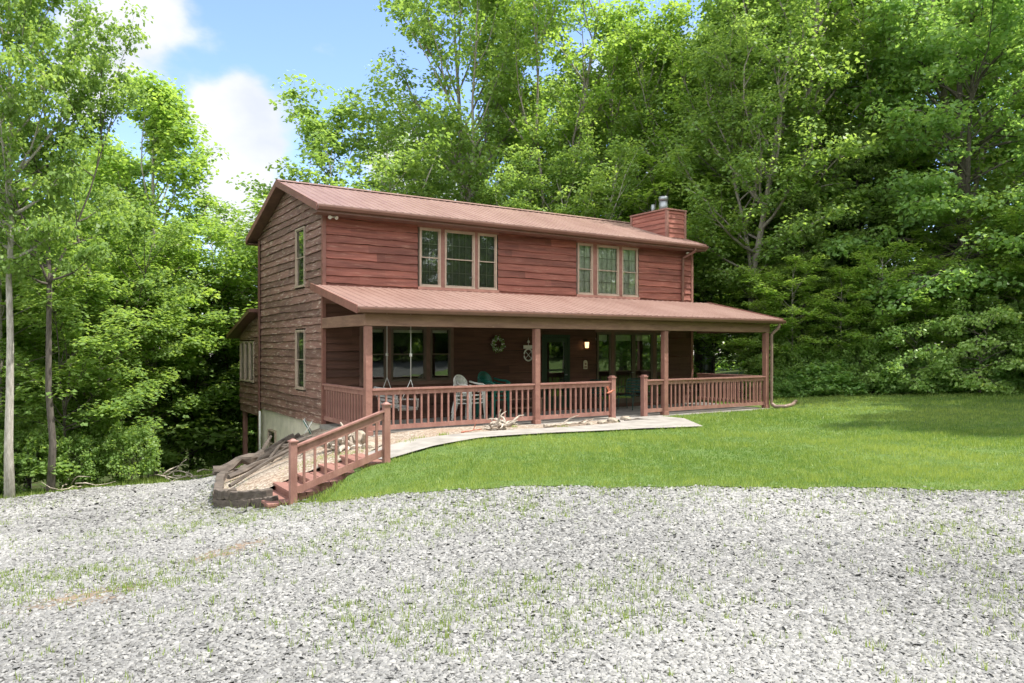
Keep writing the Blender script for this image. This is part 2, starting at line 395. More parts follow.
# ------------------------------------------------------------------ HOUSE
house=thing('house','two storey red wood sided house with red metal roofs and a long covered porch','house',H(0,0,0),RZ)
LEN,DEP=12.92,6.1
RW=13.15
def with_tint(mat):
    nt=M[mat].node_tree; b=nt.nodes['Principled BSDF']; l=b.inputs['Base Color'].links[0]; src=l.from_socket
    at=N(nt,'ShaderNodeAttribute',attribute_name='tint'); k=math_(nt,'SUBTRACT',1.0,math_(nt,'MULTIPLY',at.outputs['Fac'],.62))
    cc=N(nt,'ShaderNodeCombineColor')
    for i in range(3): nt.links.new(k,cc.inputs[i])
    nt.links.new(mixc(nt,1.0,src,cc.outputs[0],'MULTIPLY'),b.inputs['Base Color'])
for m_ in ('siding_red','siding_brown','siding_shaded'): with_tint(m_)
def siding(name, parent, origin, th, L, z0, z1, mat, openings=(), topfn=None, exp_=.205, seed=1):
    """lap boards; local x along wall, outward = -y"""
    r=random.Random(seed); mb=MB(); z=z0; zz=[z0]
    while z<z1-1e-6:
        z=min(z1,z+exp_*r.uniform(.93,1.07)); zz.append(z)
    tints=[]
    for i in range(len(zz)-1):
        a,b=zz[i],zz[i+1]
        js=[]; xx=r.uniform(.4,3.5)
        while xx<L: js.append(xx); xx+=r.choice((2.4,3.0,3.6))
        jt=[r.uniform(0,.6) for _ in range(len(js)+1)]
        x0,x1=0,L
        if topfn:
            x0,x1=topfn(a+.001)
            xb0,xb1=topfn(b-.001) if b<z1 else topfn(z1-.001)
            if x1-x0<.02: continue
        else: xb0,xb1=x0,x1
        # split horizontally by openings
        cuts=[(o[0],o[1],o[2],o[3]) for o in openings if o[2]<b and o[3]>a]
        def strip(s0,s1,za,zb,slant0=None,slant1=None):
            if zb-za<.004 or s1-s0<.004: return
            n=max(1,int((s1-s0)/.22)); base=len(mb.v)
            for k in range(n+1):
                x=s0+(s1-s0)*k/n; xt=x
                if slant0 is not None: xt=slant0+(slant1-slant0)*k/n
                j=(r.uniform(-.010,.010)+.012*math.sin(x*1.3+i*2.1)) if za==a else 0
                pr=.040+r.uniform(-.008,.010)
                fa=(za-a)/(b-a); fb=(zb-a)/(b-a)
                mb.v += [(x,0.0,za+j),(x,-(pr*(1-fa)+.008*fa),za+j),(xt,-(pr*(1-fb)+.008*fb),zb+.002)]
            for k in range(n):
                q=base+3*k
                mb.f.append((q,q+3,q+4,q+1)); mb.sm.append(False)
                mb.f.append((q+1,q+4,q+5,q+2)); mb.sm.append(False)
                xm=mb.v[q][0]; ji=sum(1 for t_ in js if t_<xm); near=any(abs(t_-xm)<.10 for t_ in js)
                tints.extend([jt[ji]+(.15 if near else 0)]*2)
        if not cuts: strip(x0,x1,a,b,xb0,xb1)
        else:
            cuts.sort(); cur=x0
            for (c0,c1,cz0,cz1) in cuts:
                strip(cur,c0,a,b)
                if cz0>a: strip(c0,c1,a,cz0)
                if cz1<b: strip(c0,c1,cz1,b)
                cur=c1
            strip(cur,x1,a,b)
    o=mb.build(name,mat,parent,origin,th)
    at=o.data.attributes.new('tint','FLOAT','FACE'); at.data.foreach_set('value',tints)
    return o

def window(parent,name,origin,th,x0,x1,z0,z1,cols=2,rows=2,curtain=None,trim='window_trim',fw=.045,label=None,meet=True):
    """in wall frame; object at its own centre bottom"""
    w=x1-x0; h=z1-z0
    ca,sa=math.cos(th),math.sin(th); cx=(x0+x1)/2
    loc=(origin[0]+ca*cx, origin[1]+sa*cx, z0)
    mb=MB(); hw=w/2
    t=fw
    mb.box(-hw,hw,-.055,.06,h-t,h); mb.box(-hw-.0,hw+.0,-.07,.06,0,t)
    mb.box(-hw,-hw+t,-.055,.06,t,h-t); mb.box(hw-t,hw,-.055,.06,t,h-t)
    win=mb.build(name,M[trim],parent,loc,th)
    if label: win['label']=label
    iw=hw-t
    sb=MB()
    s_=.025; zm=h*.5
    for (a,b,yy) in ((t,zm+.015,-.015),(zm-.015,h-t,-.035)) if meet else ((t,h-t,-.02),):
        sb.box(-iw,iw,yy,yy+.02,a,a+s_); sb.box(-iw,iw,yy,yy+.02,b-s_,b)
        sb.box(-iw,-iw+s_,yy,yy+.02,a+s_,b-s_); sb.box(iw-s_,iw,yy,yy+.02,a+s_,b-s_)
    sb.build('sash',M[trim],win)
    MB().quad((-iw,-.004,t),(iw,-.004,t),(iw,-.004,h-t),(-iw,-.004,h-t)).build('pane',M['glass'],win)
    if cols*rows>1:
        g=MB()
        for k in range(1,cols): 
            x=-iw+2*iw*k/cols; g.box(x-.008,x+.008,.004,.012,t,h-t)
        for half in ((t,zm),(zm,h-t)):
            for k in range(1,rows):
                z=half[0]+(half[1]-half[0])*k/rows; g.box(-iw,iw,.004,.012,z-.008,z+.008)
        g.build('grille',M['grille'],win)
    if curtain:
        c=MB(); n=24; b=0; y0=.055
        for k in range(n+1):
            x=-iw-.02+(2*iw+.04)*k/n; y=y0+.018*math.sin(k*1.9)+.008*math.sin(k*4.1)
            c.v += [(x,y,t-.02),(x,y,h-t+.02)]
        for k in range(n): c.f.append((2*k,2*k+2,2*k+3,2*k+1)); c.sm.append(True)
        c.build('curtain',M[curtain],win)
    return win

ZB=-.04; ZT=5.42
FO=(0,0,0)      # front wall origin in house frame
WU=[(2.603,3.233),(3.356,4.302),(4.40,5.028)]; WR=[(7.956,8.547),(8.709,9.614),(9.742,10.43)]
UZ=(3.52,5.10)
op=[(a-.05,b+.05,UZ[0]-.05,UZ[1]+.05) for a,b in WU+WR]
siding('upper_front_wall',house,(0,0,0),0,LEN,3.30,5.36,M['siding_red'],op,seed=3)
PL=[(1.00,1.66),(1.78,2.80),(2.92,3.55)]; PZ=(1.0,2.42)
DOOR=(6.68,7.58,.06,2.18)
FR=[(8.73,9.30),(9.42,11.1),(11.22,11.8)]
op2=[(a-.04,b+.04,PZ[0]-.04,PZ[1]+.04) for a,b in PL]+[(DOOR[0]-.04,DOOR[1]+.04,.06,DOOR[3]+.04)]+[(a-.04,b+.04,.10,2.36) for a,b in FR]
siding('lower_front_wall',house,(0,0,0),0,LEN,ZB,3.30,M['siding_shaded'],op2,seed=4)
# gable left (faces -u): x local runs from v=6.1 to 0
def gtop(z):
    if z<=5.36: return (0,DEP)
    r_=(z-5.36)/.346; return (min(r_,3.05),max(DEP-r_,3.05))
gw=[(1.427,2.216,3.5,5.1),(1.427,2.216,.76,2.36)]
gop=[(DEP-b-.04,DEP-a+.04,c-.04,d+.04) for a,b,c,d in gw]
siding('left_gable_wall',house,(0,DEP,0),-math.pi/2,DEP,ZB,6.40,M['siding_brown'],gop,gtop,seed=5)
siding('right_gable_wall',house,(LEN,0,0),math.pi/2,DEP,ZB,6.40,M['siding_red'],(),gtop,seed=6)
siding('rear_wall',house,(LEN,DEP,0),math.pi,LEN,ZB,5.40,M['siding_brown'],(),seed=7)
for a,b in WU: window(house,'window',FO,0,a,b,UZ[0],UZ[1],2 if b-a<.8 else 4,2,'curtain_grey',label='upper window with dark blind' if b-a>.8 else None)
for a,b in WR: window(house,'window',FO,0,a,b,UZ[0],UZ[1],2 if b-a<.8 else 4,2,'curtain')
for a,b in PL: window(house,'window',FO,0,a,b,PZ[0],PZ[1],1,1,None,'window_dark')
for a,b,c,d in gw: window(house,'window',(0,DEP,0),-math.pi/2,DEP-b,DEP-a,c,d,2,2,'curtain_grey')
# blinds at the heads of the porch windows
for a,b in PL: MB().box(a+.05,b-.05,.10,.12,2.28,2.40).build('window_blind',M['curtain'],house)
for a,b in ((8.78,9.25),(9.5,10.22),(10.3,11.02),(11.27,11.75)): MB().box(a,b,.10,.12,2.10,2.28).build('window_blind',M['curtain'],house)
# casings between grouped upper windows
for s in (WU,WR):
    cs=MB()
    for a,b in zip(s[:-1],s[1:]): cs.box(a[1]+.004,b[0]-.004,-.05,.02,UZ[0]-.02,UZ[1]+.02)
    cs.box(s[0][0]-.06,s[-1][1]+.06,-.06,.02,UZ[1]+.003,UZ[1]+.09)
    cs.box(s[0][0]-.06,s[-1][1]+.06,-.075,.02,UZ[0]-.08,UZ[0]-.003)
    cs.build('window_casing',M['trim'],house)
cs=MB()
for a,b in ((1.66,1.78),(2.80,2.92)): cs.box(a+.004,b-.004,-.05,.02,PZ[0]-.02,PZ[1]+.02)
cs.box(.92,3.63,-.06,.02,PZ[1]+.003,PZ[1]+.09); cs.box(.92,3.63,-.07,.02,PZ[0]-.1,PZ[0]-.003)
cs.box(.92,.996,-.05,.02,PZ[0],PZ[1]); cs.box(3.554,3.63,-.05,.02,PZ[0],PZ[1])
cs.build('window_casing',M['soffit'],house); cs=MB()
for a,b in ((9.30,9.42),(11.10,11.22)): cs.box(a+.004,b-.004,-.05,.02,.07,2.36)
cs.box(8.65,11.88,-.06,.02,2.363,2.45)
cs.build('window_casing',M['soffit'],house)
# entry door: storm door with long glass
d=MB(); dw=DOOR[1]-DOOR[0]
d.box(0,.12,-.03,.02,0,2.12); d.box(dw-.12,dw,-.03,.02,0,2.12); d.box(.12,dw-.12,-.03,.02,0,.35); d.box(.12,dw-.12,-.03,.02,1.98,2.12); d.box(.12,dw-.12,-.03,.02,1.12,1.17)
door=d.build('door',M['door'],house,(DOOR[0],0,.06))
MB().quad((.12,-.01,.35),(dw-.12,-.01,.35),(dw-.12,-.01,1.98),(.12,-.01,1.98)).build('pane',M['glass'],door)
MB().tube([(dw-.06,-.03,1.0),(dw-.06,-.075,1.0)],.02,8).tube([(dw-.06,-.075,1.0),(dw-.15,-.08,1.0)],.012,8).build('handle',M['steel'],door)
MB().box(-.07,-.003,-.05,.02,0,2.13).box(dw+.003,dw+.07,-.05,.02,0,2.13).box(-.07,dw+.07,-.055,.02,2.133,2.21).build('frame',M['door'],door)
# french doors with sidelights
def fdoor(x0,x1,name,mid=True):
    w=x1-x0; e=MB(); 
    e.box(0,.07,-.035,.02,0,2.26); e.box(w-.07,w,-.035,.02,0,2.26); e.box(.07,w-.07,-.035,.02,0,.16); e.box(.07,w-.07,-.035,.02,2.19,2.26)
    if mid: e.box(.07,w-.07,-.03,.01,1.02,1.05)
    o=e.build(name,M['window_dark'],house,(x0,0,.10))
    MB().quad((.07,-.01,.16),(w-.07,-.01,.16),(w-.07,-.01,2.19),(.07,-.01,2.19)).build('pane',M['glass'],o); return o
fdoor(8.73,9.30,'sidelight'); f1=fdoor(9.42,10.255,'glass_door'); f2=fdoor(10.265,11.10,'glass_door'); fdoor(11.22,11.80,'sidelight')
MB().tube([(.79,-.04,.98),(.79,-.09,.98),(.68,-.09,.98)],.012,6).build('handle',M['steel'],f1)
# corner boards and frieze
MB().hexa([(-.055,-.056,ZB),(.035,-.056,ZB),(.035,-.02,ZB),(-.055,.05,ZB),(-.055,-.056,5.34),(.035,-.056,5.34),(.035,-.02,5.34),(-.055,.05,5.34)]).build('corner_board',M['rake'],house)
MB().hexa([(LEN-.035,-.056,ZB),(LEN+.055,-.056,ZB),(LEN+.055,.05,ZB),(LEN-.035,-.02,ZB),(LEN-.035,-.056,5.34),(LEN+.055,-.056,5.34),(LEN+.055,.05,5.34),(LEN-.035,-.02,5.34)]).build('corner_board',M['trim'],house)
MB().box(-.056,-.043,DEP-.09,DEP+.05,ZB,5.34).build('corner_board',M['siding_brown'],house)
MB().box(-.02,LEN+.02,-.062,.02,2.98,3.30).build('wall_flashing',M['trim'],house)
# interior core
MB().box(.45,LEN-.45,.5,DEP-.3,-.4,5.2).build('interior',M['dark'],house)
# basement wall and its window
bw=MB(); bw.box(.03,.25,-.02,3.99,-1.6,ZB-.01); bw.box(.03,.25,4.01,4.14,-2.6,ZB-.01)
bw=MB()
bw.box(.03,.25,.0,4.35,-3,-.05); bw.box(.03,.25,5.15,DEP,-3,-.05); bw.box(.03,.25,4.35,5.15,-.60,-.05); bw.box(.03,.25,4.35,5.15,-3,-1.45)
bw.box(.25,LEN,DEP-.2,DEP,-3,-.05); bw.box(.25,LEN,.02,.2,-1,-.05); bw.box(LEN-.2,LEN,.2,DEP-.2,-2,-.05)
bw.build('basement_wall',M['block_wall'],house)
window(house,'basement_window',(.03,DEP,0),-math.pi/2,DEP-5.14,DEP-4.36,-1.44,-.61,1,1,None,'window_trim')
# ---- main roof
def ribbed(u0,u1,v0,z0,v1,z1,rib=.228,rh=.013,th=.03):
    """ribbed sheet from eave (v0,z0) to top (v1,z1)"""
    mb=MB(); prof=[]
    u=u0
    while u<u1-.001:
        prof += [(u,0),(min(u+rib*.72,u1),0),(min(u+rib*.78,u1),rh),(min(u+rib*.92,u1),rh)]
        u+=rib
    prof.append((u1,0)); pr=[prof[0]]
    for p in prof[1:]:
        if p[0]>pr[-1][0]+1e-5: pr.append(p)
    b=0
    for (u,d) in pr: mb.v += [(u,v0,z0+d),(u,v1,z1+d),(u,v0,z0-th),(u,v1,z1-th)]
    for i in range(len(pr)-1):
        q=4*i; r_=4*(i+1)
        mb.f += [(q,r_,r_+1,q+1),(q+2,q+3,r_+3,r_+2),(q,q+2,r_+2,r_),(q+1,r_+1,r_+3,q+3)]; mb.sm += [False]*4
    e=4*(len(pr)-1); mb.f += [(0,1,3,2),(e,e+2,e+3,e+1)]; mb.sm += [False]*2
    return mb
RL=-.32; ZE=5.36; ZR=6.57
roof=ribbed(RL,RW,-.47,ZE,3.05,ZR).build('main_roof',M['roof'],house)
ribbed(RL,RW,6.57,ZE,3.05,ZR).build('main_roof',M['roof'],house)
rc=MB(); rc.hexa([(RL-.01,2.87,ZR-.03),(RW+.01,2.87,ZR-.03),(RW+.01,3.05,ZR+.035),(RL-.01,3.05,ZR+.035),(RL-.01,2.87,ZR-.02),(RW+.01,2.87,ZR-.02),(RW+.01,3.05,ZR+.05),(RL-.01,3.05,ZR+.05)])
rc.hexa([(RL-.01,3.05,ZR+.035),(RW+.01,3.05,ZR+.035),(RW+.01,3.23,ZR-.03),(RL-.01,3.23,ZR-.03),(RL-.01,3.05,ZR+.05),(RW+.01,3.05,ZR+.05),(RW+.01,3.23,ZR-.02),(RL-.01,3.23,ZR-.02)])
rc.build('ridge_cap',M['roof'],roof)
for uu in (RL-.025,RW+.002):
    rk=MB()
    for (va,vb) in ((-.47,3.05),(6.57,3.05)):
        rk.hexa([(uu,va,ZE-.17),(uu+.023,va,ZE-.17),(uu+.023,vb,ZR-.17),(uu,vb,ZR-.17),(uu,va,ZE+.02),(uu+.023,va,ZE+.02),(uu+.023,vb,ZR+.02),(uu,vb,ZR+.02)])
    rk.build('rake_board',M['rake'],roof)
# sloped rake soffits, eave soffits, fascia
so=MB()
for (ua,ub) in ((RL,-.045),(LEN+.045,RW)):
    for (va,vb) in ((-.44,3.05),(6.54,3.05)):
        so.hexa([(ua,va,ZE-.18),(ub,va,ZE-.18),(ub,vb,ZR-.18),(ua,vb,ZR-.18),(ua,va,ZE-.16),(ub,va,ZE-.16),(ub,vb,ZR-.16),(ua,vb,ZR-.16)])
so.box(RL,RW,-.44,-.045,ZE-.20,ZE-.182); so.box(RL,RW,6.145,6.54,ZE-.20,ZE-.182)
so.build('soffit',M['soffit'],roof)
fa=MB(); fa.box(RL,RW,-.462,-.442,ZE-.20,ZE-.035); fa.box(RL,RW,6.542,6.562,ZE-.20,ZE-.035); fa.build('fascia',M['gutter'],roof)
def gutter(u0,u1,v,z,name,par,mat='gutter'):
    mb=MB(); s=-1 if v<3 else 1
    p=[(0,0),(0,-.09),(s*.075,-.09),(s*.11,-.03),(s*.11,0),(s*.098,0),(s*.098,-.028),(s*.07,-.078),(s*.012,-.078),(s*.012,0)]
    n=len(p)
    for (a,b) in p: mb.v.append((u0,v+a,z+b))
    for (a,b) in p: mb.v.append((u1,v+a,z+b))
    for i in range(n): j=(i+1)%n; mb.f.append((i,j,n+j,n+i)); mb.sm.append(False)
    mb.box(u0-.004,u0,v,v+s*.11,z-.09,z); mb.box(u1,u1+.004,v,v+s*.11,z-.09,z)
    return mb.build(name,M[mat],par)
gutter(RL,RW,-.464,ZE-.045,'gutter',roof)
# chimney chase and flues
CU0,CU1,CV0,CV1,CT=12.27,13.13,.5,2.26,6.69
def chase():
    c=MB(); z=5.2; r=random.Random(2)
    while z<CT-.06:
        z2=min(z+.165,CT-.06)
        pts=[]
        a=.030; b_=.006
        pts=[(CU0-a,CV0-a,z),(CU1+a,CV0-a,z),(CU1+a,CV1+a,z),(CU0-a,CV1+a,z),(CU0-b_,CV0-b_,z2),(CU1+b_,CV0-b_,z2),(CU1+b_,CV1+b_,z2),(CU0-b_,CV1+b_,z2)]
        c.hexa(pts); z=z2+.001
    return c
ch=chase().build('chimney',M['siding_red'],roof)
cc=MB()
for (x,y) in ((CU0,CV0),(CU1,CV0),(CU0,CV1),(CU1,CV1)): cc.box(x-.045,x+.045,y-.045,y+.045,5.25,CT-.055)
cc.box(CU0-.06,CU1+.06,CV0-.06,CV1+.06,CT-.05,CT); cc.build('chimney_trim',M['trim'],roof)
fl=MB(); fl.tube([(12.75,1.15,CT),(12.75,1.15,CT+.40)],.155,20); fl.tube([(12.75,1.15,CT+.40),(12.75,1.15,CT+.55)],.17,20)
fl.build('flue',M['steel'],roof)
MB().tube([(12.7,1.62,CT),(12.7,1.62,CT+.34)],.075,14).build('flue',M['steel'],roof)
# ---- porch roof
PU0,PU1,PV=-.325,13.72,-3.11; PZE,PZW=2.76,3.43
proof=ribbed(PU0,PU1,PV,PZE,-.066,PZW).build('porch_roof',M['roof'],house)
for uu in (PU0-.025,PU1+.002):
    pr=MB()
    pr.hexa([(uu,PV,PZE-.15),(uu+.023,PV,PZE-.15),(uu+.023,-.0,PZW-.13),(uu,-.0,PZW-.13),(uu,PV,PZE+.03),(uu+.023,PV,PZE+.03),(uu+.023,-.0,PZW+.05),(uu,-.0,PZW+.05)])
    pr.build('rake_board',M['rake'],proof)
MB().box(PU0,PU1,PV+.004,PV+.024,PZE-.14,PZE-.034).build('fascia',M['trim_tan'],proof)
gutter(PU0,PU1,PV+.002,PZE-.03,'gutter',proof,'gutter')
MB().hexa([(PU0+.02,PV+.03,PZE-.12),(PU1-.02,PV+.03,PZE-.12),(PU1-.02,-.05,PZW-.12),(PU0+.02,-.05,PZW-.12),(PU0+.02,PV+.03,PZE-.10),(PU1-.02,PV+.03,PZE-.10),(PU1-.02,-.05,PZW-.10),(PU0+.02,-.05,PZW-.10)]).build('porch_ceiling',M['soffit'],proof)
bm_=MB(); bm_.box(-.10,13.30,-2.94,-2.80,2.36,2.62); bm_.box(-.07,.07,-2.795,-.06,2.362,2.618); bm_.box(13.13,13.27,-2.795,-.06,2.362,2.618)
bm_.build('porch_beam',M['trim_tan'],house,bevel=.006)
PV0=-2.86
# porch floor
MB().box(-.12,13.38,-3.0,-.045,-.30,-.012).build('porch_slab',M['concrete'],house)
for u in (0,4.43,8.83,13.2):
    pm=MB().box(-.075,.075,-.075,.075,0,2.36); pm.box(-.09,.09,-.09,.09,0,.10)
    pm.build('porch_post',M['trim'],house,(u,PV0,-.012),bevel=.008)
def railing(a,b,name='railing',n=None,newels=()):
    """a,b: (u,v) in house frame"""
    L=math.hypot(b[0]-a[0],b[1]-a[1]); th=math.atan2(b[1]-a[1],b[0]-a[0])
    mb=MB(); mb.box(0,L,-.065,.065,.955,.995); mb.box(0,L,-.022,.022,.85,.953); mb.box(0,L,-.024,.024,.09,.19)
    o=mb.build(name,M['rail'],house,(a[0],a[1],0),th)
    n=n or int(L/.165); me=MB().box(-.019,.019,-.019,.019,.19,.85).mesh('baluster',M['rail'])
    for k in range(1,n):
        q=bpy.data.objects.new('baluster',me); COL.objects.link(q); q.parent=o; q.location=(L*k/n,0,0); q.rotation_euler=(0,0,random.uniform(-.05,.05))
    return o
railing((.08,PV0),(4.35,PV0)); railing((4.51,PV0),(6.82,PV0)); railing((8.13,PV0),(8.75,PV0)); railing((8.91,PV0),(13.12,PV0))
railing((0,-.05),(0,PV0+.08)); railing((13.2,PV0+.08),(13.2,-.05))
for u in (6.90,8.05):
    nm=MB().box(-.07,.07,-.07,.07,0,1.08)
    nm.box(-.085,.085,-.085,.085,1.08,1.11); nm.box(-.06,.06,-.06,.06,1.11,1.14)
    nm.build('newel_post',M['rail'],house,(u,PV0,-.01),bevel=.006)
# ---- rear extension on posts
EX1,EXV=2.6,8.75
siding('extension_wall',house,(0,EXV,0),-math.pi/2,EXV-DEP-.02,ZB,2.85,M['siding_brown'],[(.10,2.0,.70,2.13)],lambda z:(0 if z<2.3 else (z-2.3)/.28*1.0,EXV-DEP-.02),seed=12)
siding('extension_wall',house,(3.6,EXV,0),math.pi,3.6,ZB,2.3,M['siding_brown'],(),seed=13)
for k in range(3): window(house,'window',(0,EXV,0),-math.pi/2,.13+k*.63,.13+k*.63+.58,.74,2.09,1,1,None,'window_trim',meet=False)
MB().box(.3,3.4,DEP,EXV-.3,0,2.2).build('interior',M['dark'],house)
MB().box(0,3.6,DEP+.01,EXV,-.30,-.05).build('floor_frame',M['siding_brown'],house)
er=MB(); er.hexa([(-.35,DEP+.02,3.00),(3.8,DEP+.02,3.00),(3.8,9.35,2.20),(-.35,9.35,2.20),(-.35,DEP+.02,3.12),(3.8,DEP+.02,3.12),(3.8,9.35,2.32),(-.35,9.35,2.32)])
er.build('extension_roof',M['gutter'],house)
zz_=ht(*W(.12,8.55))
for u in (.12,3.4): MB().box(-.07,.07,-.07,.07,-2.6,-.30).build('support_post',M['trim'],house,(u,8.6,0))
# gable conduit / downspout at the rear corner
MB().box(-.105,-.058,DEP-.20,DEP-.12,-1.7,5.25).build('downspout',M['gutter'],house)
MB().tube([(-.10,5.75,-1.8),(-.10,5.75,-.1)],.035,8).build('drain_pipe',M['white_plastic'],house)
# front downspouts
def ds(pts,name,mat,w=.075,t_=.055):
    m_=MB()
    for i in range(len(pts)-1): m_.bar(pts[i],pts[i+1],w,t_,(0,1,.01))
    return m_.build(name,M[mat],house,bevel=.006)
ds([(12.62,-.50,5.24),(12.60,-.48,5.12),(12.42,-.11,4.92),(12.40,-.11,3.46)],'downspout','gutter')
ds([(13.52,-3.14,2.66),(13.50,-3.12,2.50),(13.33,-2.99,2.30),(13.32,-2.99,.10)],'downspout','tan_pipe')
# corner floodlights
for u in (.25,12.72):
    f=MB(); f.box(-.05,.05,-.10,0,-.02,.02); f=f.build('floodlight',M['white_plastic'],house,(u-.08,-.06,5.13 if u<1 else 5.10)); f.scale=(.75,.75,.75)
    for s in (-.09,.09):
        MB().tube([(s*.4,-.08,0),(s,-.12,-.01),(s*1.3,-.19,-.04)],[.02,.045,.065],10).build('lamp_head',M['white_plastic'],f)
# wall lanterns (lit)
for u in (8.25,):
    l=MB(); l.box(-.05,.05,-.05,-.02,-.05,.20); l.box(-.012,.012,-.12,-.05,.16,.18)
    l.tube([(0,-.12,.17),(0,-.12,.12)],[.02,.075],8)
    l=l.build('wall_lantern',M['brass'],house,(u,0,1.93))
    MB().tube([(0,-.12,-.06),(0,-.12,.12)],[.05,.065],8).build('lamp_glass',M['lamp'],l)
    MB().tube([(0,-.12,-.09),(0,-.12,-.06)],[.02,.055],8).build('lantern_base',M['brass'],l)

# ------------------------------------------------------------------ PORCH THINGS
def lp(u,v,z): return H(u,v,z)
# swing: faces along u, length along v
sw=thing('porch_swing','grey slatted porch swing hanging on ropes at the left end of the porch','swing',lp(1.25,-1.68,0),RZ)
seat=MB()
for k in range(6): seat.box(-.22+k*.075,-.22+k*.075+.055,-.60,.60,.475,.495)
seat.box(-.24,.24,-.55,-.50,.43,.473); seat.box(-.24,.24,.50,.55,.43,.473)
seat.build('seat',M['grey_wood'],sw)
bk=MB()
for k in range(5): bk.bar((-.25-.03*k,-.60,.55+.09*k),(-.25-.03*k,.60,.55+.09*k),.02,.06)
for y in (-.5,0,.5): bk.bar((-.24,y,.48),(-.385,y,.95),.03,.03)
bk.build('backrest',M['grey_wood'],sw)
for s in (-1,1):
    MB().bar((-.26,s*.58,.70),(.24,s*.58,.68),.05,.03).bar((.22,s*.58,.49),(.22,s*.58,.68),.04,.03).build('armrest',M['grey_wood'],sw)
    MB().tube([(0,s*.68,2.72),(0,s*.68,1.15)],.009,6).tube([(0,s*.68,1.15),(.22,s*.62,.52)],.008,6).tube([(0,s*.68,1.15),(-.24,s*.62,.60)],.008,6).tube([(0,s*.68,1.68),(0,s*.68,1.75)],.03,6).build('rope',M['rope'],sw)
# plastic armchairs
def armchair(mat,label,loc,rot,group):
    t=thing('plastic_armchair',label,'chair',loc,rot,group)
    m=M[mat]
    s=MB(); 
    s.hexa([(-.23,-.22,.40),(.23,-.22,.40),(.21,.22,.38),(-.21,.22,.38),(-.23,-.22,.425),(.23,-.22,.425),(.21,.22,.405),(-.21,.22,.405)])
    s.build('seat',m,t)
    b=MB(); n=13; rim=[]
    def bp(a,z): # back curve
        return Vector((.25*math.sin(a), .20+.06*math.cos(a)+(z-.4)*.22, z))
    for k in range(n):
        a=R(-62+124*k/(n-1)); zt=.86-.16*(abs(a)/R(62))**2.2
        b.bar(bp(a,.40),bp(a,zt),.022,.012,(math.sin(a),math.cos(a),0)); rim.append(bp(a,zt))
    b.tube(rim,.016,6); b.tube([bp(R(-62+124*k/12),.60) for k in range(13)],.010,6)
    b.build('backrest',m,t)
    for sx in (-1,1):
        MB().tube([(sx*.23,.22,.71),(sx*.285,.05,.665),(sx*.29,-.15,.65),(sx*.275,-.24,.62),(sx*.27,-.25,.42)],[.02,.024,.026,.024,.022],8).build('armrest',m,t)
        MB().hexa([(sx*.27-.022,-.28,0),(sx*.27+.022,-.28,0),(sx*.27+.022,-.24,0),(sx*.27-.022,-.24,0),(sx*.25-.035,-.26,.62),(sx*.25+.035,-.26,.62),(sx*.25+.035,-.18,.62),(sx*.25-.035,-.18,.62)]).build('leg',m,t)
        MB().hexa([(sx*.24-.022,.30,0),(sx*.24+.022,.30,0),(sx*.24+.022,.34,0),(sx*.24-.022,.34,0),(sx*.20-.03,.18,.42),(sx*.20+.03,.18,.42),(sx*.20+.03,.25,.42),(sx*.20-.03,.25,.42)]).build('leg',m,t)
    return t
cw=armchair('white_plastic','white plastic armchair at the bottom of the white stack on the porch',lp(3.42,-1.30,0),RZ+R(18),'white plastic chairs stacked on the porch')
cw.scale=(1.12,)*3
dup(cw,lp(3.42,-1.30,.10),RZ+R(18),(1.12,)*3,label='white plastic armchair in the middle of the white stack on the porch')
dup(cw,lp(3.42,-1.30,.20),RZ+R(18),(1.12,)*3,label='white plastic armchair on top of the white stack on the porch')
cg=armchair('green_plastic','dark green plastic armchair at the bottom of the green stack behind the white chairs',lp(4.4,-.9,0),RZ+R(15),'green plastic chairs stacked on the porch')
cg.scale=(1.16,)*3
dup(cg,lp(4.4,-.9,.11),RZ+R(15),(1.16,)*3,label='dark green plastic armchair in the middle of the green stack behind the white chairs')
dup(cg,lp(4.4,-.9,.22),RZ+R(15),(1.16,)*3,label='dark green plastic armchair on top of the green stack behind the white chairs')
# wooden bench by the wall
bn=thing('wooden_bench','low brown wooden bench against the porch wall beside the green chairs','bench',lp(5.55,-.55,0),RZ)
MB().box(-.65,.65,-.2,-.075,.42,.45).box(-.65,.65,-.06,.065,.42,.45).box(-.65,.65,.08,.2,.42,.45).build('seat',M['trim_tan'],bn)
for x in (-.55,.55):
    for y in (-.15,.15): MB().box(x-.03,x+.03,y-.03,y+.03,0,.42).build('leg',M['trim_tan'],bn)
MB().box(-.52,.52,-.02,.02,.15,.20).build('stretcher',M['trim_tan'],bn)
# green metal chairs near the glass doors
def metal_chair(label,loc,rot):
    t=thing('metal_patio_chair',label,'chair',loc,rot,'dark green metal chairs by the glass doors'); m=M['dark_green']
    s=MB()
    for k in range(7): s.box(-.22,.22,-.22+k*.065,-.22+k*.065+.045,.42,.435)
    s.build('seat',m,t)
    b=MB(); b.tube([(-.24,.22,.42),(-.25,.30,.85),(-.20,.32,.92),(.20,.32,.92),(.25,.30,.85),(.24,.22,.42)],.014,6)
    for k in range(5): z=.5+k*.085; b.box(-.24,.24,.225+(z-.42)*.18,.235+(z-.42)*.18,z,z+.05)
    b.build('backrest',m,t)
    for sx in (-1,1):
        MB().tube([(sx*.25,.26,.66),(sx*.27,0,.68),(sx*.27,-.24,.65),(sx*.26,-.26,.44)],.014,6).build('armrest',m,t)
        MB().tube([(sx*.24,-.22,.42),(sx*.25,-.28,0)],.014,6).build('leg',m,t)
        MB().tube([(sx*.24,.22,.42),(sx*.25,.32,0)],.014,6).build('leg',m,t)
    return t
mc=metal_chair('dark green metal chair in front of the glass doors, side on to the opening',lp(9.2,-1.0,0),RZ+R(-70))
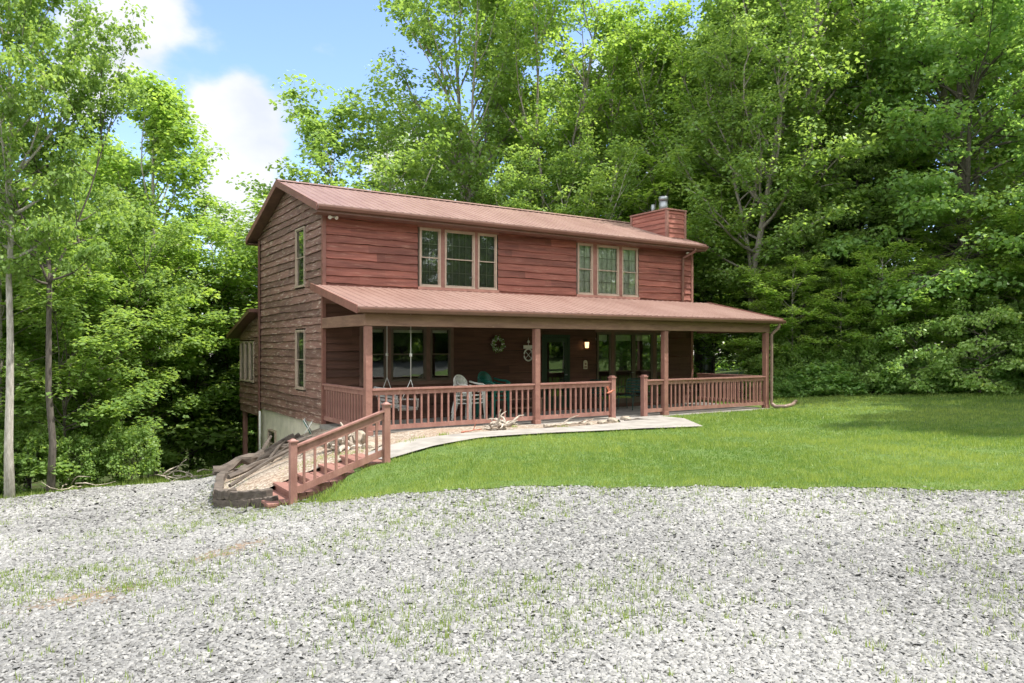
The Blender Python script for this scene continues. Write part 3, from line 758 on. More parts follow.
dup(mc,lp(8.35,-.75,0),RZ+R(100),label='dark green metal chair just inside the porch opening, nearer the entry door')
# wreath with white flowers
wr=thing('wreath','round green wreath with white flowers on the porch wall','wreath',lp(5.02,-.08,1.98),RZ)
tv=[];r_=random.Random(4); fl_=MB(); gm=MB()
for k in range(260):
    a=r_.uniform(0,2*math.pi); q=.17+r_.gauss(0,.035); x,z=q*math.cos(a),q*math.sin(a); y=-.02+r_.uniform(-.05,.01)
    d1=Vector((r_.gauss(0,1),r_.gauss(0,.4),r_.gauss(0,1))).normalized()*.045; d2=Vector((r_.gauss(0,1),r_.gauss(0,.6),r_.gauss(0,1))).normalized()*.02
    p=Vector((x,y,z)); (fl_ if r_.random()<.28 else gm).quad(p-d1,p-d2,p+d1,p+d2)
gm.build('leaves',M['leaf_dark'],wr); fl_.build('flowers',M['white_plastic'],wr)
MB().tube([(.16*math.cos(i*math.pi/12),.015,.16*math.sin(i*math.pi/12)) for i in range(25)],.012,6,cap=False).build('ring',M['bark_dark'],wr)
# wall ornament: white plaque above a hoop
orn=thing('wall_ornament','white hoop ornament hanging below a small white plaque on the porch wall','ornament',lp(6.08,-.10,1.75),RZ)
MB().box(-.17,.17,-.01,.01,.10,.20).build('plaque',M['white_plastic'],orn)
MB().tube([(.15*math.cos(i*math.pi/12),0,-.08+.17*math.sin(i*math.pi/12)) for i in range(25)],.022,6,cap=False).tube([(-.1,0,-.18),(.1,0,.02)],.008,5).tube([(.1,0,-.18),(-.1,0,.02)],.008,5).build('hoop',M['white_plastic'],orn)
MB().tube([(0,0,.20),(0,0,.42)],.006,5).tube([(0,0,.28),(0,0,.33),(0,0,.36)],[.045,.03,.01],8).build('hanging_bell',M['white_plastic'],orn)
# small arched plaque by the lantern
aq=thing('wall_plaque','small cream arched plaque on the wall under the porch lantern','plaque',lp(8.22,-.07,1.22),RZ)
o_=[(-.075,0)]+[(.075*math.cos(math.pi-i*math.pi/8),.20+.075*math.sin(i*math.pi/8)) for i in range(9)]+[(.075,0)]
p_=MB(); b=0; n=len(o_)
for y in (-.02,0):
    for (x,z) in o_: p_.v.append((x,y,z))
p_.f.append(tuple(range(n))); p_.sm.append(False); p_.f.append(tuple(reversed(range(n,2*n)))); p_.sm.append(False)
for i in range(n): j=(i+1)%n; p_.f.append((i,n+i,n+j,j)); p_.sm.append(False)
p_.build('board',simple('cream_paint',(.55,.48,.34),.6),aq)
MB().box(-.045,.045,-.028,-.021,.04,.09).box(-.03,.03,-.028,-.021,.13,.19).build('relief',M['trim_tan'],aq)
# bird stake
bs=thing('garden_stake','rusty red metal bird stake in the strip before the porch railing','garden stake',(*W(6.55,-3.15),ht(*W(6.55,-3.15))),RZ)
MB().tube([(0,0,0),(0,0,.72)],.008,6).build('rod',M['rust'],bs)
MB().tube([(-.10,0,.74),(-.03,0,.74),(.05,0,.76),(.12,0,.80),(.20,0,.80)],[.006,.03,.035,.02,.004],8).hexa([(-.02,0,.77),(.05,0,.77),(.05,.01,.77),(-.02,.01,.77),(-.10,0,.90),(-.02,0,.92),(-.02,.01,.92),(-.10,.01,.90)]).build('bird',M['rust'],bs)

# ------------------------------------------------------------------ STEPS with railing
SU0,SU1=-.92,-2.62      # top and bottom in u
sv0,sv1=-6.05,-4.85
st=thing('wooden_steps','red wooden steps with one sloping handrail going down to the gravel','steps',H(0,0,0),RZ)
n=5; zt,zb_=-.06,-.66
for k in range(n):
    ua=SU0-k*.40; ub=ua-.44; z=zt-.02-k*.125
    tr=MB(); tr.box(ub,ub+.21,sv0,sv1,z-.045,z); tr.box(ub+.225,ua+.0,sv0,sv1,z-.045,z)
    tr.build('tread',M['trim'],st,bevel=.005)
    MB().box(ub+.03,ub+.055,sv0+.01,sv1-.01,z-.17,z-.047).build('riser',M['trim'],st)
    MB().box(ub+.057,ua,sv0+.005,sv0+.045,z-.20,z-.047).build('stringer',M['trim'],st)
pa=Vector((-.98,sv0-.06,-.16)); pb=Vector((-2.58,sv0-.06,-.68))
for p,h in ((pa,1.06),(pb,1.06)):
    q=MB().box(-.055,.055,-.055,.055,-.15,h); q.box(-.07,.07,-.07,.07,h,h+.025); q.hexa([(-.055,-.055,h+.025),(.055,-.055,h+.025),(.055,.055,h+.025),(-.055,.055,h+.025),(-.02,-.02,h+.055),(.02,-.02,h+.055),(.02,.02,h+.055),(-.02,.02,h+.055)])
    q.build('newel_post',M['rail'],st,p,bevel=.004)
dv=Vector((pb.x-pa.x,0,pb.z-pa.z)); e0=pa+Vector((-.055,0,0))-Vector((0,0,0)); 
def rl(z,h,w):
    a=pa+Vector((-.055,0,z-.055*.31)); b_=pb+Vector((.055,0,z+.055*.31)); return MB().bar(a,b_,w,h)
rl(.90,.13,.04).build('handrail',M['rail'],st); rl(.98,.03,.11).build('handrail',M['rail'],st); rl(.27,.11,.04).build('bottom_rail',M['rail'],st)
nb=9
for k in range(1,nb):
    f=k/nb; p=pa+dv*f
    MB().box(p.x-.018,p.x+.018,p.y-.018,p.y+.018,p.z+.31,p.z+.85).build('baluster',M['rail'],st)

# ------------------------------------------------------------------ timbers, logs, stones, driftwood
def timber(name,label,a,b_,w,h,mat='timber',group=None,cat='timber'):
    a=Vector(a);b=Vector(b_); m=MB(); n=10; r=random.Random(hash(label)%1000+len(label)); d=(b-a); dn=d.normalized(); sd=dn.cross(Vector((0,0,1))).normalized(); up=sd.cross(dn)
    for i in range(n+1):
        c=d*(i/n)
        for (x,z) in ((-1,-1),(1,-1),(1,1),(-1,1)): m.v.append(tuple(c+sd*(x*w/2*r.uniform(.72,1.14))+up*(z*h/2*r.uniform(.66,1.12)+h/2)))
    for i in range(n):
        for k in range(4): m.f.append((4*i+k,4*i+4+k,4*i+4+(k+1)%4,4*i+(k+1)%4)); m.sm.append(False)
    m.f += [(0,1,2,3),(4*n+3,4*n+2,4*n+1,4*n)]; m.sm += [False]*2
    o=m.build(name,M[mat],None,tuple(a),bevel=.012); return tag(o,label,cat,group)
def g3(x,y,dz=0): return (x,y,ht(x,y)+dz)
TG='old landscape timbers edging the planting bed'
timber('landscape_timber','rotting grey timber on the ground at the front left corner of the bed',g3(-5.05,12.62,-.06),g3(-4.25,12.12,-.05),.18,.17,group=TG)
timber('landscape_timber','short rotting timber on the ground next to the bottom step',g3(-4.22,12.10,-.05),g3(-3.80,11.90,-.02),.16,.17,group=TG)
timber('landscape_timber','grey split timber on top at the front left corner of the bed',g3(-5.03,12.64,.10),g3(-4.70,12.40,.105),.18,.17,group=TG)
timber('landscape_timber','cracked timber on top of the bed edge, between corner and bottom step',g3(-4.68,12.38,.10),g3(-3.95,12.03,.10),.16,.15,group=TG)
timber('landscape_timber','long grey timber along the left side of the bed running back from its corner',g3(-5.10,12.72,0),g3(-5.75,14.6,.02),.16,.20,group=TG)
timber('landscape_timber','farther grey timber along the left side of the bed towards the house',g3(-5.78,14.7,0),g3(-6.05,16.8,0),.16,.20,group=TG)
timber('landscape_timber','dark timber laid across the back of the bed below the block wall',g3(-6.1,16.9,.1),g3(-5.0,17.5,.15),.12,.13,group=TG)
timber('landscape_timber','upper dark timber stacked below the basement window',g3(-5.9,17.0,.22),g3(-5.1,17.35,.25),.11,.12,group=TG)
LG='weathered logs lying across the planting bed'
def log(name,label,pts,r0,r1,mat='driftwood',group=None,cat='log',forks=()):
    base=Vector(pts[0]); P=[Vector(p)-base for p in pts]; m=MB(); n=len(P)
    rr=random.Random(len(label)*7)
    # resample
    Q=[];RR=[]
    for i in range(n-1):
        for k in range(3):
            t=k/3; Q.append(P[i].lerp(P[i+1],t)+Vector((rr.uniform(-1,1),rr.uniform(-1,1),rr.uniform(-1,1)))*r0*.5); RR.append((r0+(r1-r0)*(i+t)/(n-1))*rr.uniform(.8,1.15))
    Q.append(P[-1]);RR.append(r1)
    m.tube(Q,RR,8)
    for (i,d,L,fr) in forks:
        s=P[i]; e=s+Vector(d).normalized()*L; m.tube([s,s.lerp(e,.5)+Vector((0,0,.03)),e],[fr,fr*.75,fr*.3],6)
    m.v=[(v[0]+rr.gauss(0,r0*.13),v[1]+rr.gauss(0,r0*.13),v[2]+rr.gauss(0,r0*.13)) for v in m.v]; m.sm=[False]*len(m.f)
    return tag(m.build(name,M[mat],None,tuple(base)),label,cat,group)
log('fallen_log','long thin grey log lying diagonally up the bed towards the steps',[g3(-5.0,13.1,.14),g3(-4.6,14.1,.2),g3(-4.1,15.2,.3),g3(-3.6,16.0,.3)],.045,.025,'timber',LG,forks=((1,(.3,1,.4),.6,.03),))
log('fallen_log','second grey log lying beside the long diagonal one, nearer the house',[g3(-5.35,13.9,.12),g3(-4.9,14.9,.2),g3(-4.5,15.9,.28)],.055,.035,'timber',LG,forks=((1,(.4,.6,.6),.5,.03),))
log('fallen_log','thick dark stump log at the far left corner of the bed',[g3(-6.05,15.0,.22),g3(-5.75,15.5,.26),g3(-5.5,16.2,.28)],.11,.08,'timber',LG,forks=((2,(.3,.6,.9),.45,.04),))
log('fallen_log','short crooked log lying across the middle of the bed',[g3(-5.3,15.4,.15),g3(-4.8,15.2,.3),g3(-4.2,15.5,.3)],.06,.04,'timber',LG)
def pile(name,label,loc,n,L,r0,seed,cat,mat='driftwood',flat=.5):
    r=random.Random(seed); m=MB()
    for k in range(n):
        a=r.uniform(0,2*math.pi); e=r.uniform(0,flat); p=Vector((r.uniform(-.45,.45)*L,r.uniform(-.3,.3)*L,r.uniform(.03,.16))); l=L*r.uniform(.35,1)
        d=Vector((math.cos(a)*math.cos(e),math.sin(a)*math.cos(e),math.sin(e)))
        q=[p]; 
        for j in range(4): d=(d+Vector((r.uniform(-.55,.55),r.uniform(-.55,.55),r.uniform(-.5,.3)))).normalized(); q.append(q[-1]+d*l/4)
        m.tube(q,[r0*x for x in (1,.9,.7,.45,.2)],6)
    return tag(m.build(name,M[mat],None,loc),label,cat)
def gh(u,v,dz=0): x,y=W(u,v); return (x,y,ht(x,y)+dz)
pile('driftwood_pile','tangled pile of bleached driftwood roots before the middle of the porch railing',gh(2.75,-3.85),26,.55,.035,5,'driftwood',flat=.9)
pile('driftwood_pile','bleached tree root standing behind the handrail of the steps',gh(-.85,-3.9),20,.8,.06,9,'driftwood',flat=1.0)
log('branch','long pale crooked branch lying on the strip before the porch railing',[gh(4.0,-3.8,.05),gh(4.6,-3.65,.07),gh(5.1,-3.7,.08),gh(5.7,-3.5,.12)],.035,.02,forks=((1,(.7,.5,.3),.6,.022),(2,(.5,-.4,.2),.45,.02)),cat='branch')
log('branch','thin reddish stick lying left of the driftwood pile',[gh(1.7,-3.95,.04),gh(2.0,-3.95,.07),gh(2.3,-3.8,.05)],.018,.01,'rust',forks=((1,(.3,.2,.8),.2,.012),),cat='branch')
log('branch','dark brown stick lying by the porch opening',[gh(6.55,-3.75,.05),gh(7.0,-3.7,.07),gh(7.6,-3.85,.04)],.03,.015,'timber',cat='branch')
def rock(label,loc,s,seed,group='field stones along the garden strip'):
    r=random.Random(seed); import bmesh
    bm=bmesh.new(); bmesh.ops.create_icosphere(bm,subdivisions=2,radius=1)
    for v in bm.verts:
        k=r.uniform(.82,1.12); v.co=Vector((v.co.x*s[0]*k,v.co.y*s[1]*k,v.co.z*s[2]*k))
    me=bpy.data.meshes.new('stone'); bm.to_mesh(me); bm.free(); me.materials.append(M['stone'])
    for p in me.polygons: p.use_smooth=False
    o=bpy.data.objects.new('stone',me); COL.objects.link(o); o.location=loc; return tag(o,label,'stone',group)
rock('rounded brown stone at the foot of the bird stake',gh(6.25,-3.6,.06),(.14,.11,.09),1)
rock('broad brown stone right of the bird stake',gh(6.75,-3.55,.06),(.16,.12,.10),2)
rock('small brown stone among the pale branches before the railing',gh(5.35,-3.85,.04),(.10,.09,.07),3)
rock('flat stone lying left of the bird stake by the branch end',gh(5.85,-3.7,.04),(.14,.10,.07),4)
rock('large pale stone behind the handrail near the top step',gh(-.5,-3.5,.12),(.22,.18,.20),5)
rock('pale stone at the back of the bed beside the bleached root',gh(-.55,-4.3,.06),(.16,.13,.10),6)
# flexible drain pipe on the grass
dp=MB(); pts=[]
P=[Vector(gh(13.32,-3.0,.14)),Vector(gh(13.33,-3.12,.07)),Vector(gh(13.5,-3.35,.06)),Vector(gh(13.85,-3.35,.05)),Vector(gh(14.4,-3.1,.05))]
for i in range(len(P)-1):
    for k in range(10): pts.append(P[i].lerp(P[i+1],k/10))
base=P[0]; dp.tube([p-base for p in pts],[.055+.008*(k%2) for k in range(len(pts))],10)
tag(dp.build('drain_hose',M['tan_pipe'],None,tuple(base)),'tan corrugated drain hose on the grass at the right porch corner','hose')
# lawn chairs leaning at the basement wall (white and teal)
tl=thing('folding_chair','teal and white folding chair lying by the house corner','chair',gh(-.35,-.1,.05),RZ+R(70)); tl.scale=(.75,.75,.75)
MB().hexa([(-.25,0,0),(.25,0,0),(.25,.03,0),(-.25,.03,0),(-.25,.22,.42),(.25,.22,.42),(.25,.25,.42),(-.25,.25,.42)]).build('seat',M['green_plastic'],tl)
MB().tube([(-.26,-.02,0),(-.26,.22,.46),(.26,.22,.46),(.26,-.02,0)],.014,6).tube([(-.26,.2,0),(-.26,-.02,.36)],.014,6).tube([(.26,.2,0),(.26,-.02,.36)],.014,6).build('frame',M['white_plastic'],tl)

# ------------------------------------------------------------------ GRAVEL STONES (uncountable)
def patch_noise(x,y,s,seed):
    r=np.random.default_rng(seed); out=np.zeros_like(x)
    for k in range(7):
        f=s*r.uniform(.5,2.2); a=r.uniform(0,2*np.pi); out+=np.sin((x*np.cos(a)+y*np.sin(a))*f+r.uniform(0,6.3))
    return out/7*1.8
def stones():
    # density falls with distance
    out=[]; 
    def sample(n,x0,x1,y0_,y1_):
        return rng.uniform(x0,x1,n),rng.uniform(y0_,y1_,n)
    X=[];Y=[];S=[]
    for (ya,yb,den,sc) in ((2.6,4.6,5600,.0112),(4.6,6.5,4200,.0125),(6.5,8.5,3000,.0145),(8.5,11,1700,.018),(11,19,600,.024)):
        xa=-(yb*.76+1.2); xb=yb*.76+1.2
        n=int((xb-xa)*(yb-ya)*den); x,y=sample(n,xa,xb,ya,yb)
        ok=y<edge_y(x)+wob(x)-.04+rng.exponential(.07,n)*(rng.uniform(0,1,n)<.5)
        dd=dirt(x,y); ok&=rng.uniform(0,1,n)>dd*.92
        mm=moss(x,y); ok&=rng.uniform(0,1,n)>mm*.55
        x=x[ok];y=y[ok]; X.append(x);Y.append(y);S.append(np.full(len(x),sc))
    x=np.concatenate(X);y=np.concatenate(Y);s=np.concatenate(S); n=len(x)
    s=s*np.clip(rng.lognormal(0,.38,n),.45,2.1)
    base=np.array([[1,.6,-.6],[-.7,1,-.6],[-1,-.6,-.6],[.7,-1,-.6],[.62,.4,.8],[-.45,.62,.8],[-.62,-.4,.8],[.45,-.62,.8]],float)
    V=base[None]*np.stack([s*rng.uniform(.8,1.4,n),s*rng.uniform(.5,.95,n),s*rng.uniform(.14,.36,n)],-1)[:,None,:]
    V+=rng.normal(0,1,(n,8,3))*(s*.13)[:,None,None]*np.array([1,1,.5])
    yaw=rng.uniform(0,2*np.pi,n); 
    c,sn=np.cos(yaw),np.sin(yaw)
    tilt=rng.normal(0,.34,n); ct,stt=np.cos(tilt),np.sin(tilt)
    V=np.stack([V[...,0]*ct[:,None]-V[...,2]*stt[:,None],V[...,1],V[...,0]*stt[:,None]+V[...,2]*ct[:,None]],-1)
    V=np.stack([V[...,0]*c[:,None]-V[...,1]*sn[:,None],V[...,0]*sn[:,None]+V[...,1]*c[:,None],V[...,2]],-1)
    z=hts(x,y)+s*.12
    V+=np.stack([x,y,z],-1)[:,None,:]
    tri=np.array([[4,5,6,7],[0,1,5,4],[1,2,6,5],[2,3,7,6],[3,0,4,7]])
    F=(np.arange(n)[:,None,None]*8+tri[None]).reshape(-1,4)
    me=bpy.data.meshes.new('gravel_stones')
    me.vertices.add(n*8); me.vertices.foreach_set('co',V.astype(np.float32).ravel())
    me.loops.add(F.size); me.loops.foreach_set('vertex_index',F.astype(np.int32).ravel())
    me.polygons.add(len(F)); me.polygons.foreach_set('loop_start',np.arange(0,F.size,4,dtype=np.int32))
    lane=.07*np.sin((y-edge_y(x)*.35+.25*x)*1.5)+.12*patch_noise(x,y,.9,61)
    ti=np.clip(rng.normal(.56,.24,n)+lane,0,1); a=me.attributes.new('tint','FLOAT','FACE'); a.data.foreach_set('value',np.repeat(ti,5).astype(np.float32))
    me.materials.append(M['gravel_stone']); me.update(calc_edges=True)
    o=bpy.data.objects.new('gravel_stones',me); COL.objects.link(o); tag(o,kind='stuff'); print('stones',n)
stones()

# ------------------------------------------------------------------ GRASS
def blades(name,x,y,h,w,mat,tint,z0=0.0,lean=.45):
    n=len(x); z=hts(x,y)+z0; a=rng.uniform(0,2*np.pi,n); c,s=np.cos(a),np.sin(a)
    la=rng.uniform(0,2*np.pi,n); lm=np.abs(rng.normal(0,lean,n))*h
    p=np.stack([x,y,z],-1); d=np.stack([c,s,np.zeros(n)],-1)*(w/2)[:,None]
    tip=p+np.stack([np.cos(la)*lm,np.sin(la)*lm,h],-1)
    V=np.stack([p-d,p+d,tip],1).reshape(-1,3)
    me=np_mesh(name,V,3,mat,tint); o=bpy.data.objects.new(name,me); COL.objects.link(o); tag(o,kind='stuff'); return o
def in_walk(x,y):
    dx=x-P0[0]; dy=y-P0[1]; u=dx*CA+dy*SA; v=-dx*SA+dy*CA
    lo=np.interp(u,WLU,WLV)
    return ((u>-1.2)&(u<13.4)&(v>-3.05)) | ((u>-.95)&(u<8.3)&(v>lo)) | ((u<=-.95)&(u>-2.75)&(v>-6.15))
def lawn_grass():
    X=[];Y=[];Hh=[];Ww=[]
    for (ya,yb,den,h,w) in ((8.6,12,2600,.050,.0085),(12,16,1500,.055,.011),(16,20,850,.06,.014),(20,26.5,520,.065,.018)):
        xa,xb=-2.9,min(30,yb*.76+1.5); n=int((xb-xa)*(yb-ya)*den); x=rng.uniform(xa,xb,n); y=rng.uniform(ya,yb,n)
        lo=edge_y(x)+wob(x)-.01-rng.exponential(.15,n)*(rng.uniform(0,1,n)<.45); hi=np.interp(x,LX,LY)+.3
        ok=(y>lo)&(y<hi)&~in_walk(x,y)
        x=x[ok];y=y[ok]; X.append(x);Y.append(y);Hh.append(np.full(len(x),h));Ww.append(np.full(len(x),w))
    x=np.concatenate(X);y=np.concatenate(Y);h=np.concatenate(Hh);w=np.concatenate(Ww);n=len(x)
    pn=patch_noise(x,y,2.2,3)+.6*patch_noise(x,y,6,4)
    h=h*np.clip(1+.35*pn+rng.normal(0,.25,n),.35,1.9)
    dry=np.clip((2.2-x)/5,0,1)*np.clip((13-y)/4,0,1)
    p2=patch_noise(x,y,14,8); p3=patch_noise(x,y,.7,33); ti=np.clip(.42+.2*pn+.32*p2+.25*p3+rng.normal(0,.2,n)+dry*.5,0,1); h=h*np.clip(1+.45*p2,.4,1.6); keep=rng.uniform(0,1,n)>np.clip(dry*.9*(p3+.5)+.25*(p2>.8),0,.8); x,y,h,w,ti=x[keep],y[keep],h[keep],w[keep],ti[keep]
    blades('lawn_grass',x,y,h,w,M['blade'],ti); print('grass',n)
lawn_grass()
def gravel_weeds():
    x=[];y=[];h=[]
    r=np.random.default_rng(5)
    k=0
    while k<3200:
        cy=r.uniform(3.6,15); cx=r.uniform(-cy*.74,cy*.74)
        if cy>float(edge_y(cx))-.1: continue
        pn=float(patch_noise(np.array([cx]),np.array([cy]),1.1,9)[0])
        near_edge=max(0,1-(float(edge_y(cx))-cy)/2.5)
        if r.uniform()>max(.03,.10+max(0,pn)*1.1+near_edge*.4): continue
        m=int(r.integers(2,12)); sp=r.uniform(.01,.06)
        x+=list(cx+r.normal(0,sp,m)); y+=list(cy+r.normal(0,sp,m)); h+=list(r.uniform(.022,.075,m)*r.uniform(.6,1.2)); k+=1
    # small green patches
    for (cx,cy,m) in ((-4.15,6.9,260),(-4.6,6.7,120),(-2.95,6.35,200),(-3.2,6.2,90),(1.15,6.35,90),(-2.0,5.2,60),(3.9,7.2,60)):
        x+=list(cx+r.normal(0,.16,m)); y+=list(cy+r.normal(0,.09,m)); h+=list(r.uniform(.015,.05,m))
    # thin grass at the back left
    m=42000; xx=r.uniform(-14,-1,m); yy=r.uniform(7,18.6,m)
    e=edge_y(xx); ok=(yy<e)&(r.uniform(0,1,m)<np.clip(1-(e-yy)/2.8,0,1)**1.4*np.clip(.55+.6*patch_noise(xx,yy,1.5,21),.05,1))
    x+=list(xx[ok]); y+=list(yy[ok]); h+=list(r.uniform(.015,.05,ok.sum()))
    x=np.array(x);y=np.array(y);h=np.array(h); blades('gravel_weeds',x,y,h,np.full(len(x),.0075),M['blade'],np.clip(rng.normal(.6,.25,len(x)),0,1),.0,.35)
gravel_weeds()
def verge():
    m=90000; x=rng.uniform(-22,-2.6,m); y=rng.uniform(9,26,m); e=edge_y(x)
    dx=x-P0[0]; dy=y-P0[1]; u=dx*CA+dy*SA; v=-dx*SA+dy*CA
    bed=(u>-2.7)&(v>-6.3)&(x>-6.1)&(v<5)
    ok=(y>e-.05)&(y<e+5)&~bed&~((u>-.1)&(v>-3)); x=x[ok];y=y[ok]
    blades('verge_grass',x,y,rng.uniform(.04,.16,len(x)),np.full(len(x),.016),M['blade'],np.clip(rng.normal(.55,.25,len(x)),0,1),-.04)
    # sprigs in the bed and strip
    x=[];y=[];h=[]
    for (u,v,m,s) in ((.6,-4.2,60,.09),(1.2,-4.1,50,.08),(3.4,-3.3,60,.08),(4.4,-4.0,60,.1),(-1.4,-4.3,220,.22),(-1.9,-4.5,160,.2),(-1.0,-4.5,160,.2),(.2,-4.4,80,.1)):
        p=W(u,v); x+=list(p[0]+rng.normal(0,s,m)); y+=list(p[1]+rng.normal(0,s,m)); h+=list(rng.uniform(.03,.10,m))
    x=np.array(x);y=np.array(y); blades('bed_weeds',x,y,np.array(h),np.full(len(x),.013),M['blade'],np.clip(rng.normal(.7,.2,len(x)),0,1),.02)
verge()

# ------------------------------------------------------------------ TREES
def leaf_quads(C, n_per, rad, size, r, flat=.45, upb=.8, tint_c=.25):
    """C (k,3) cluster centres, rad (k,)"""
    k=len(C); n=k*n_per
    c=np.repeat(C,n_per,0); rr=np.repeat(rad,n_per)
    off=r.normal(0,1,(n,3)); off/=np.linalg.norm(off,axis=1)[:,None]+1e-9; off*=(r.uniform(0,1,n)**.45)[:,None]
    p=c+off*rr[:,None]*np.array([1,1,flat])
    p[:,2]-=np.repeat(rad,n_per)*.25*(off[:,0]**2+off[:,1]**2)
    nrm=r.normal(0,1,(n,3)); nrm/=np.linalg.norm(nrm,axis=1)[:,None]
    nrm=nrm*(1-upb*.5)+np.array([0,0,upb]); nrm+=off*.35; nrm/=np.linalg.norm(nrm,axis=1)[:,None]
    t=np.cross(nrm,r.normal(0,1,(n,3))); t/=np.linalg.norm(t,axis=1)[:,None]+1e-9
    b=np.cross(nrm,t); s=size*r.uniform(.6,1.35,n)
    L=s[:,None]*t; Wd=(s*.46)[:,None]*b; mid=p+L*.08; drop=np.zeros((n,3)); drop[:,2]=-s*.12
    V=np.stack([p-L*.5+drop,mid-Wd,p+L*.5+drop,mid+Wd],1).reshape(-1,3)
    ti=np.clip(np.repeat(r.normal(.45,tint_c,k),n_per)+r.normal(0,.16,n),0,1)
    return V,ti
def make_tree(seed,Ht,base,Rad,prof,nl=30,nleaf=60,leaf=.15,cr=.65,trunk=.18,elev=(70,15),lead=1,lean=0,sub=4,flat=.45,upb=.8,curve=.25,lowprof=None,bark='bark',mat='leaf',limb_r=.3,droop=0.,trunk_frac=.93,leadspread=.12,leadh=.35):
    r=np.random.default_rng(seed); mb=MB(); C=[];CR=[]
    leads=[]
    for li in range(lead):
        az=r.uniform(0,2*np.pi) if lead==1 else 2*np.pi*li/lead+r.uniform(-.4,.4)
        sp=0 if lead==1 else Ht*leadspread
        h1=Ht*leadh
        pts=[];rs=[]
        n=9
        top=Ht*trunk_frac*(1 if li==0 else r.uniform(.82,.95))
        for k in range(n+1):
            t=k/n; z=top*t
            f=max(0,(z-h1)/(top-h1)) if lead>1 else 0
            x=math.cos(az)*sp*f**.8+lean*z; y=math.sin(az)*sp*f**.8
            if k>0: x+=r.normal(0,.006)*Ht*.5; y+=r.normal(0,.006)*Ht*.5
            pts.append((x,y,z-.3 if k==0 else z)); rs.append(trunk*(1.25 if k==0 else (1-t*.86))*(1 if li==0 or z<h1 else .8))
        if li>0:
            st=[i for i,p in enumerate(pts) if p[2]>=h1*.9]; i0=max(0,st[0]-1)
            pts=pts[i0:]; rs=[q*.8 for q in rs[i0:]]; pts[0]=leads[0][0][i0]
        mb.tube(pts,rs,8); leads.append((pts,rs))
    def on(lead_,z):
        pts,rs=lead_
        for i in range(len(pts)-1):
            if pts[i+1][2]>=z:
                t=(z-pts[i][2])/(pts[i+1][2]-pts[i][2]+1e-9); t=min(max(t,0),1)
                return np.array(pts[i])*(1-t)+np.array(pts[i+1])*t, rs[i]*(1-t)+rs[i+1]*t
        return np.array(pts[-1]),rs[-1]
    ga=r.uniform(0,6.28)
    for i in range(nl):
        t=(i+r.uniform(.1,.9))/nl; z=base+(Ht*.97-base)*t
        ld=leads[i%lead]; p,tr=on(ld,min(z-.0,ld[0][-1][2]))
        L=Rad*prof(t)*r.uniform(.72,1.15)
        ga+=2.4+r.uniform(-.4,.4); e=R(elev[1]+(elev[0]-elev[1])*t+r.uniform(-10,10))
        d=np.array([math.cos(ga)*math.cos(e),math.sin(ga)*math.cos(e),math.sin(e)])
        # limb length is horizontal reach
        Ltot=L/max(math.cos(e),.45)*.9
        z_att=p.copy(); z_att[2]-=Ltot*math.sin(e)*.5; p0,tr=on(ld,max(z_att[2],base*.6)) 
        pts=[p0]; dd=d.copy(); m=5
        for k in range(m):
            dd=dd+np.array([r.normal(0,.12),r.normal(0,.12),curve*.3-droop*.35]); dd/=np.linalg.norm(dd)
            pts.append(pts[-1]+dd*Ltot/m)
        lr=max(.018,min(tr*.6,Ltot*.018+.01))*limb_r/.3
        mb.tube(pts,[lr*(1-.8*k/m) for k in range(m+1)],5,cap=False)
        C.append(pts[-1]); CR.append(cr)
        for j in range(sub):
            f=.28+.72*(j+r.uniform(0,1))/sub; a=f*m; k=min(int(a),m-1); q=np.array(pts[k])+(np.array(pts[k+1])-np.array(pts[k]))*(a-k)
            ang=r.choice([-1,1])*r.uniform(.5,1.2); c_,s_=math.cos(ang),math.sin(ang)
            sd=np.array([dd[0]*c_-dd[1]*s_,dd[0]*s_+dd[1]*c_,dd[2]*.6+r.uniform(-.15,.25)-droop*.3]); sl=Ltot*r.uniform(.22,.42)*(1.15-f*.5)+.25
            e2=q+sd*sl; mb.tube([q,q+sd*sl*.5+np.array([0,0,.03]),e2],[lr*.4,lr*.28,lr*.12],3,cap=False)
            C.append(e2); CR.append(cr*r.uniform(.7,1.15))
            if sl>.8: C.append(q+sd*sl*.5); CR.append(cr*r.uniform(.5,.8))
    C=np.array(C);CR=np.array(CR)
    V,ti=leaf_quads(C,nleaf,CR,leaf,r,flat,upb)
    wm=mb.mesh('trunk',M[bark]); lm=np_mesh('crown',V,4,M[mat],ti)
    return wm,lm
egg=lambda t: (math.sin(math.pi*min(1,(t*.80+.16)))**.75)
cone=lambda t: max(.12,1-t*.88)
colm=lambda t: .9-.45*t if t>.2 else .75
PT={}
PT['tall']=make_tree(1,18,4.2,4.6,egg,44,64,.155,.90,.24,(68,10),lead=2,sub=6,leadspread=.10,mat='leaf')
PT['tall2']=make_tree(2,18,5.0,4.0,egg,42,52,.15,.80,.20,(72,15),lead=3,sub=6,leadspread=.14,leadh=.25,mat='leaf_light')
PT['poplar']=make_tree(3,14,3.2,3.0,egg,36,70,.14,.66,.15,(72,20),lead=1,sub=6,mat='leaf_light',bark='bark_pale')
PT['airy']=make_tree(4,14,4.0,3.8,egg,34,64,.15,.76,.14,(65,25),lead=2,sub=5,mat='leaf',bark='bark_pale')
PT['near']=make_tree(5,12,5.2,3.4,egg,30,80,.125,.60,.17,(55,5),lead=1,sub=6,mat='leaf',bark='bark_pale')
PT['fork']=make_tree(6,12,4.6,3.0,egg,28,60,.12,.58,.12,(60,5),lead=3,sub=5,leadspread=.16,leadh=.42,mat='leaf',bark='bark_dark')
PT['under']=make_tree(7,7.5,1.2,2.7,egg,26,64,.13,.60,.06,(50,-5),lead=1,sub=4,flat=.30,upb=1.3,mat='leaf_light',bark='bark')
